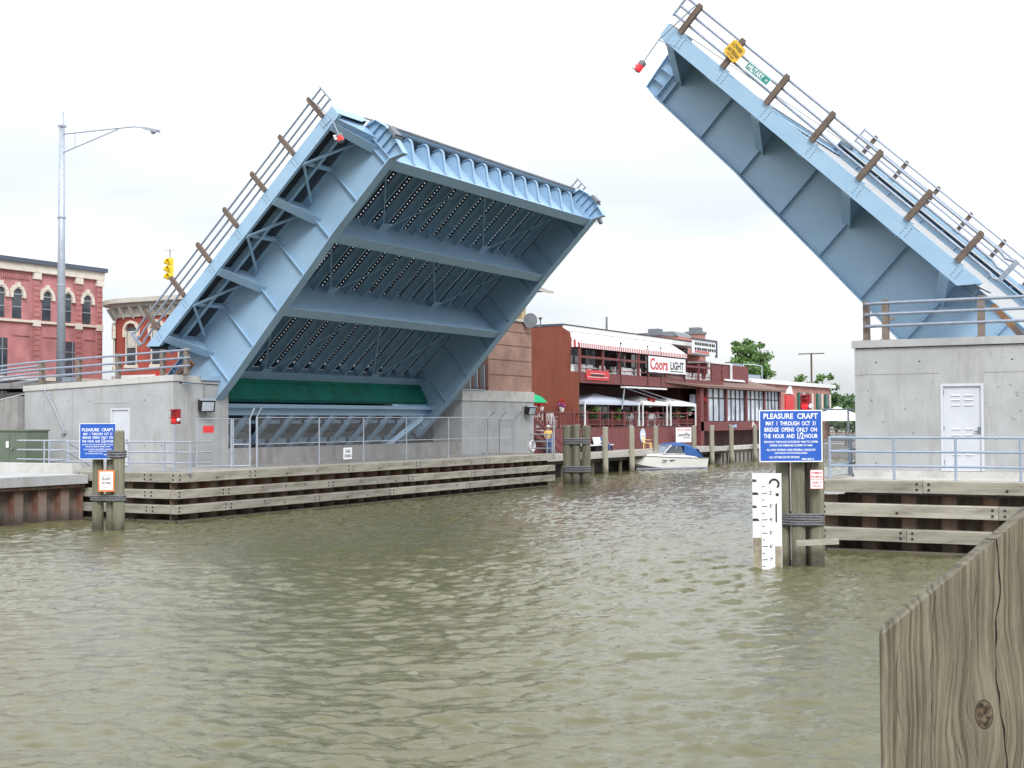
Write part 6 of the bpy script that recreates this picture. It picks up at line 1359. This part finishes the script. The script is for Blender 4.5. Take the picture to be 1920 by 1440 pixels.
# ring buoy and red cooler near tower
mb = MB(); 
for k in range(16):
    a = 2*math.pi*k/16; b_ = 2*math.pi*(k+1)/16; mb.tube([(-33.9, 63.35+.26*math.cos(a), 2.05+.26*math.sin(a)), (-33.9, 63.35+.26*math.cos(b_), 2.05+.26*math.sin(b_))], .08, 8)
o = mb.build('life_ring', WHITE); tag(o, 'white life ring on the rail at the edge of the tower block', 'life ring')

# ------------------------------------------------------------------ motor boat
bt = thing('motor_boat', 'white cabin motor boat with blue canvas top moored at the dock', 'boat', (-36.0, 87.0, 0), rot=(0, 0, R(62))); bt.scale = (.86,)*3
def loft(secs, close=True):
    mb = MB(); n = len(secs[0]); vs = [p_ for s_ in secs for p_ in s_]; fs = []
    for i_ in range(len(secs)-1):
        for k in range(n-1): a = i_*n+k; fs.append((a, a+1, a+n+1, a+n))
    if close: fs.append(tuple(range(n-1, -1, -1))); fs.append(tuple(range((len(secs)-1)*n, len(secs)*n)))
    mb.add(vs, fs); return mb
Lb = 7.2
secs = []
for u_ in (0, .12, .3, .5, .7, .85, .94, 1.0):      # u=0 stern, 1 bow ; x from +Lb/2 (stern) to -Lb/2 (bow)
    x_ = Lb/2-Lb*u_; hb = 1.25*(1-max(0, (u_-.45)/.55)**2.2); hb = max(hb, .02); zd = .88+.32*u_**1.5; zc = .12+.5*max(0, (u_-.5)/.5)**2; kb = -.25+.9*max(0, (u_-.6)/.4)**2.2
    kb = min(kb, zd-.12); zc = min(zc, zd-.1); x2 = x_
    secs.append([(x2, -hb, zd), (x2, -hb*.99, zd-.05), (x2, -hb*.86, zc), (x2, 0, kb), (x2, hb*.86, zc), (x2, hb*.99, zd-.05), (x2, hb, zd)])
loft(secs).build('hull', GELC, bt, smooth=False)
secs2 = []
for u_ in (0, .12, .3, .5, .7, .85, .94, 1.0):
    s_ = secs[(0, .12, .3, .5, .7, .85, .94, 1.0).index(u_)]; hb = s_[-1][1]; zd = s_[0][2]; cab = .0 if u_ < .25 else .34*math.sin(min(1, max(0, (1-u_)/.6))*math.pi/2)
    secs2.append([(s_[0][0], -hb, zd), (s_[0][0], -hb*.8, zd+cab*.75), (s_[0][0], 0, zd+cab), (s_[0][0], hb*.8, zd+cab*.75), (s_[0][0], hb, zd)])
loft(secs2).build('deck', GELC, bt)
mb = MB()
for s1, s2 in zip(secs[:-1], secs[1:]):
    for q in (0, 6): mb.bar(s1[q], s2[q], .05, .06)
mb.build('rub_rail', STEELC, bt)
mb = MB()
for s1, s2 in zip(secs[:-2], secs[1:-1]):
    for q in (2, 4): mb.bar((s1[q][0], s1[q][1]*1.02, .10), (s2[q][0], s2[q][1]*1.02, .10), .05, .14)
mb.build('boot_stripe', HULLB, bt)
ws = [(-.75, 1.10, 1.0), (.05, 1.12, 1.72)]
mb = MB(); mb.prism([(-.95, -.95, 1.32), (-.95, .95, 1.32), (-.1, .88, 1.93), (-.1, -.88, 1.93)], (.05, 0, .02)); mb.build('windshield', GLASSL, bt)
for s_ in (-1, 1):
    mb = MB(); mb.prism([(-.9, s_*.98, 1.3), (1.15, s_*1.08, 1.22), (.9, s_*.95, 1.9), (-.1, s_*.92, 1.93)], (0, s_*.03, 0)); mb.build('side_window', GLASS, bt)
    mb = MB(); mb.bar((-.95, s_*1.0, 1.31), (-.08, s_*.93, 1.96), .06, .06); mb.bar((.25, s_*1.02, 1.28), (.45, s_*.94, 1.95), .05, .05); mb.bar((-.95, s_*1.0, 1.3), (1.2, s_*1.1, 1.22), .05, .05); mb.build('window_frame', WHITE, bt)
    for x_ in (-.2, -.95): mb = MB(); mb.box(x_-.25, s_*1.17, .72, x_+.2, s_*1.235, .79); mb.build('port_vent', BLACK, bt)
mb = MB(); mb.bar((-.95, -1.0, 1.31), (-.95, 1.0, 1.31), .06, .06); mb.bar((-.08, -.93, 1.96), (-.08, .93, 1.96), .06, .06); mb.build('window_frame', WHITE, bt)
cs = []
for x_, zt, wv_ in ((-.15, 1.95, .93), (.4, 2.17, 1.0), (1.1, 2.18, 1.05), (1.9, 2.02, 1.08), (2.6, 1.62, 1.1)):
    cs.append([(x_, -wv_, zt-.28), (x_, -wv_*.8, zt-.06), (x_, 0, zt), (x_, wv_*.8, zt-.06), (x_, wv_, zt-.28)])
loft(cs, False).build('canvas_top', BCANV, bt)
mb = MB()
for s_ in (-1, 1): mb.prism([(1.15, s_*1.09, 1.2), (3.1, s_*1.15, .93), (2.62, s_*1.12, 1.36), (1.9, s_*1.09, 1.75), (1.1, s_*1.06, 1.92)], (0, s_*.02, 0))
mb.prism([(3.1, -1.15, .93), (3.1, 1.15, .93), (2.6, 1.1, 1.62), (2.6, -1.1, 1.62)], (.02, 0, .01)); mb.build('canvas_side', BCANV, bt)
mb = MB(); mb.tube([(-3.3, -.3, 1.2), (-3.2, -.25, 1.42), (-1.6, -.95, 1.5), (-1.5, -.95, 1.2)], .018, 6); mb.tube([(-3.3, .3, 1.2), (-3.2, .25, 1.42), (-1.6, .95, 1.5), (-1.5, .95, 1.2)], .018, 6); mb.build('bow_rail', GALV, bt)

# ------------------------------------------------------------------ roofs, far buildings, trees
for k, (y, x_, z0, w, h, lab) in enumerate(((109.2, -46, 9.0, 2.2, 2.2, 'square brick chimney with a cap, leftmost on the restaurant roof'), (119, -46, 9.0, 1.4, 2.9, 'narrow tall chimney, rightmost on the restaurant roof'))):
    t_ = thing('chimney', lab, 'chimney', (x_, y, z0)); mb = MB(); mb.box(x_-w/2, y-w/2, z0, x_+w/2, y+w/2, z0+h-.35); mb.build('stack', BRK_F, t_)
    mb = MB(); mb.box(x_-w/2-.1, y-w/2-.1, z0+h-.35, x_+w/2+.1, y+w/2+.1, z0+h-.1); mb.box(x_-.5, y-.5, z0+h-.1, x_+.5, y+.5, z0+h+.3); mb.build('cap', STEELC, t_)
t_ = thing('roof_unit', 'dark and pink ventilation units between the two roof chimneys', 'roof unit', (-46, 115, 9.5))
mb = MB(); mb.box(-47, 112.2, 9.5, -45, 115.6, 11.0); mb.build('housing', BRK_F, t_); mb = MB(); mb.prism([(-47, 112.1, 11.0), (-45, 112.1, 11.0), (-45.5, 112.1, 11.45), (-46.5, 112.1, 11.45)], (0, 3.6, 0)); mb.box(-47, 115.6, 9.5, -45.2, 120.5, 10.7); mb.build('hood', STEELC, t_)
t_ = thing('roof_antenna', 'thin roof pole with a side arm above the striped awning', 'antenna', (-46, 99, 9.5)); mb = MB(); mb.tube([(-46, 99, 9.5), (-46, 99, 11.9)], .09, 6); mb.tube([(-46, 96.8, 10.6), (-46, 99, 10.6)], .04, 6); mb.build('pole', STEELC, t_)
mb = MB(); mb.tube([(-46, 104, 10.8), (-46, 109, 10.85)], .05, 6); mb.tube([(-46, 106, 9.6), (-46, 106, 10.8)], .04, 6); o = mb.build('roof_pipe', STEELC); tag(o, 'thin horizontal pipe running to the left roof chimney', 'pipe')

t_ = thing('rose_brick_building', 'low rose brick building with white roof edge and dark green closed umbrellas beyond the glazed wing', 'building', (-43, 135, 1.3))
mb = MB(); mb.box(-60, 122.5, 1.2, -42, 150.4, 7.0); mb.build('wall', BRK_F, t_)
mb = MB(); mb.box(-60, 122.3, 7.0, -41.7, 152.0, 7.4); mb.build('roof_edge', WHITE, t_)
for y in (125.4, 129.0, 138.5, 141.6, 145.4, 148.6):
    mb = MB(); mb.box(-42, y, 3.6, -41.9, y+1.3, 6.3); w_ = mb.build('window', GLASS, t_)
    for a in (-.5, 1.35): mb = MB(); mb.box(-41.95, y+a, 3.5, -41.85, y+a+.5, 6.3); mb.build('window_side_panel', UMBD if a < 0 else CREAM, t_)  # green panels stand for closed umbrellas beside the windows
mb = MB(); mb.box(-42, 133.6, 3.0, -41.85, 136.4, 6.0); mb.build('door', SRED, t_); mb = MB(); mb.prism([(-42, 134.0, 6.1), (-42, 136.0, 6.1), (-42, 135.0, 7.3)], (.2, 0, 0)); mb.build('gable_ornament', WHITE, t_)
t_ = thing('roof_tank', 'grey rooftop unit with curved rail on the rose brick building', 'roof unit', (-47, 137, 7.4)); mb = MB(); mb.box(-48, 128, 7.4, -46, 132.5, 9.2); mb.box(-48, 133, 7.4, -46, 138, 8.2); mb.build('housing', GALVD, t_)
mb = MB(); mb.tube([(-46, 132.5, 7.5), (-46, 132.5, 9.2), (-46, 136, 9.3), (-46, 138.5, 9.2), (-46, 138.5, 7.5)], .06, 6); mb.build('rail', GALV, t_)

def tree(name, label, x_, y, z0, h, cr, n, lm, seed, leaf=.28, group=None, low=.35):
    t_ = thing(name, label, 'tree', (x_, y, z0), group); rng = random.Random(seed)
    mb = MB(); mb.tube([(0, 0, 0), (.1*h/6, 0, h*.3), (-.05, .1, h*.6), (0, 0, h*.85)], [h*.028, h*.022, h*.014, h*.006], 8); mb.build('trunk', BARK, t_, loc=(0, 0, 0))
    for k in range(7):
        a = rng.uniform(0, 6.28); z1 = h*rng.uniform(.3, .65); r_ = cr*rng.uniform(.5, .85); mb = MB(); mb.tube([(0, 0, z1), (r_*.5*math.cos(a), r_*.5*math.sin(a), z1+h*.12), (r_*math.cos(a), r_*math.sin(a), z1+h*.2)], [h*.011, h*.007, h*.003], 6); mb.build('limb', BARK, t_, loc=(0, 0, 0))
    rg_ = np.random.RandomState(seed); vs = []; fs = []; ncl = max(14, n//110)
    for c_ in range(ncl):
        d = rg_.normal(0, 1, 3); d /= np.linalg.norm(d); rr = rg_.uniform(.3, 1)**.5
        cc = np.array([d[0]*cr*rr, d[1]*cr*rr, h*(low+1)/2+d[2]*h*(1-low)/2*rr*.92]); cs_ = cr*rg_.uniform(.16, .34)
        for i_ in range(n//ncl):
            q = rg_.normal(0, 1, 3); q /= np.linalg.norm(q)+1e-6; q = cc+q*cs_*rg_.uniform(.3, 1.1)*np.array([1, 1, .7])
            a = rg_.normal(0, 1, 3); a /= np.linalg.norm(a); b_ = np.cross(a, rg_.normal(0, 1, 3)); b_ /= np.linalg.norm(b_)+1e-6; s_ = leaf*rg_.uniform(.6, 1.3); o_ = len(vs)
            vs += [q-a*s_, q+b_*s_*.55, q+a*s_, q-b_*s_*.55]; fs.append((o_, o_+1, o_+2, o_+3))
    mb = MB(); mb.add([tuple(v) for v in vs], fs); mb.build('crown', lm, t_, loc=(0, 0, 0)); return t_
tree('leafy_tree', 'tall green tree rising behind the glazed restaurant wing', -52.4, 152, 1.2, 12.0, 2.9, 8000, LEAF1, 71, .2)
tree('dense_tree', 'dark green tree at the right end of the rose brick building', -45.2, 158, 1.2, 6.6, 1.9, 3800, LEAF2, 72, .2)
tree('loose_tree', 'loose spiky tree top behind the rose brick building roof', -49.3, 160, 1.2, 8.1, 2.4, 2200, LEAF1, 73, .2)
tree('loose_tree', 'second loose spiky tree top near the power pole', -46.4, 163, 1.2, 8.2, 1.9, 2000, LEAF1, 74, .2)
t_ = thing('power_pole', 'thin wooden power pole with crossarm against the sky', 'power pole', (-58.6, 200, 1)); mb = MB(); mb.tube([(-58.6, 200, 1), (-58.6, 200, 13.6)], .15, 6); mb.build('pole', BARK, t_)
mb = MB(); mb.bar((-60.6, 200, 13.5), (-56.6, 200, 13.5), .16, .16); mb.build('crossarm', BARK, t_)
t_ = thing('far_street_lamp', 'tiny distant lamp standard left of the right abutment', 'street lamp', (-28, 190, 1)); mb = MB(); mb.tube([(-28, 190, 1), (-28, 190, 10.5), (-27.4, 190, 11)], .07, 6); mb.build('pole', GALV, t_)
mb = MB(); mb.bar((-27.6, 190, 11), (-26.8, 190, 10.9), .15, .1); mb.build('lamp_head', GALV, t_)
rg_ = np.random.RandomState(5); vs = []; fs = []
for i_ in range(26000):
    a = rg_.uniform(0, 1); x_ = -330+a*330+rg_.normal(0, 4); y = 420+rg_.normal(0, 8)+30*math.sin(a*9); hh = 6.5+2.5*math.sin(a*31)+1.6*math.sin(a*77+1); z_ = .8+rg_.uniform(0, 1)**.7*hh
    p_ = np.array([x_, y, z_]); a_ = rg_.normal(0, 1, 3); a_ /= np.linalg.norm(a_); b_ = np.cross(a_, rg_.normal(0, 1, 3)); b_ /= np.linalg.norm(b_); o_ = len(vs); s_ = .9*rg_.uniform(.6, 1.3)
    vs += [tuple(p_-a_*s_), tuple(p_+b_*s_*.6), tuple(p_+a_*s_), tuple(p_-b_*s_*.6)]; fs.append((o_, o_+1, o_+2, o_+3))
mb = MB(); mb.add(vs, fs); o = mb.build('far_treeline', LEAF2, kind='stuff'); tag(o, 'low dark line of distant trees on the horizon past the river', 'treeline')
# hedge and white tents seen through the fence on the far left bank
for k, (x_, y, lab) in enumerate(((-35.0, 128, 'white market tent left of the red fence notice'), (-32.0, 134, 'white market tent right of the red fence notice'))):
    t_ = thing('market_tent', lab, 'canopy tent', (x_, y, 1.3), 'white tents seen through the right fence'); mb = MB()
    mb.add([(x_-3, y-2, 3.3), (x_+3, y-2, 3.3), (x_+3, y+2, 3.3), (x_-3, y+2, 3.3), (x_, y, 4.7)], [(0,1,4), (1,2,4), (2,3,4), (3,0,4)]); mb.build('canopy', WHITEC, t_)
    for a in (-3, 3):
        for b_ in (-2, 2): mb = MB(); mb.bar((x_+a, y+b_, 0), (x_+a, y+b_, 3.3), .12, .12); mb.build('leg', WHITE, t_)
foliage(5200, 9, 3, 1.9, .30, 81).build('hedge', LEAF1, loc=(-34.5, 150, 3.4)); o = bpy.data.objects['hedge']; tag(o, 'low yellowish green hedge seen through the fence beside the red signal', 'hedge')
mb = MB(); mb.box(-37, 120, -.5, -20, 146, 1.2); struct(mb.build('far_bank_apron', CONCD))
t_ = thing('picket_railing', 'row of dark railings on the far bank seen through the fence', 'railing', (-30, 119.8, 1.2)); mb = MB(); mb.box(-37, 119.9, 2.2, -20, 119.96, 2.28); mb.box(-37, 119.9, 1.7, -20, 119.96, 1.76); mb.build('rail', SHEET, t_)
for k in range(8): mb = MB(); mb.box(-36.5+k*2.2, 119.85, 1.2, -36.4+k*2.2, 119.99, 2.3); mb.build('post', SHEET, t_)
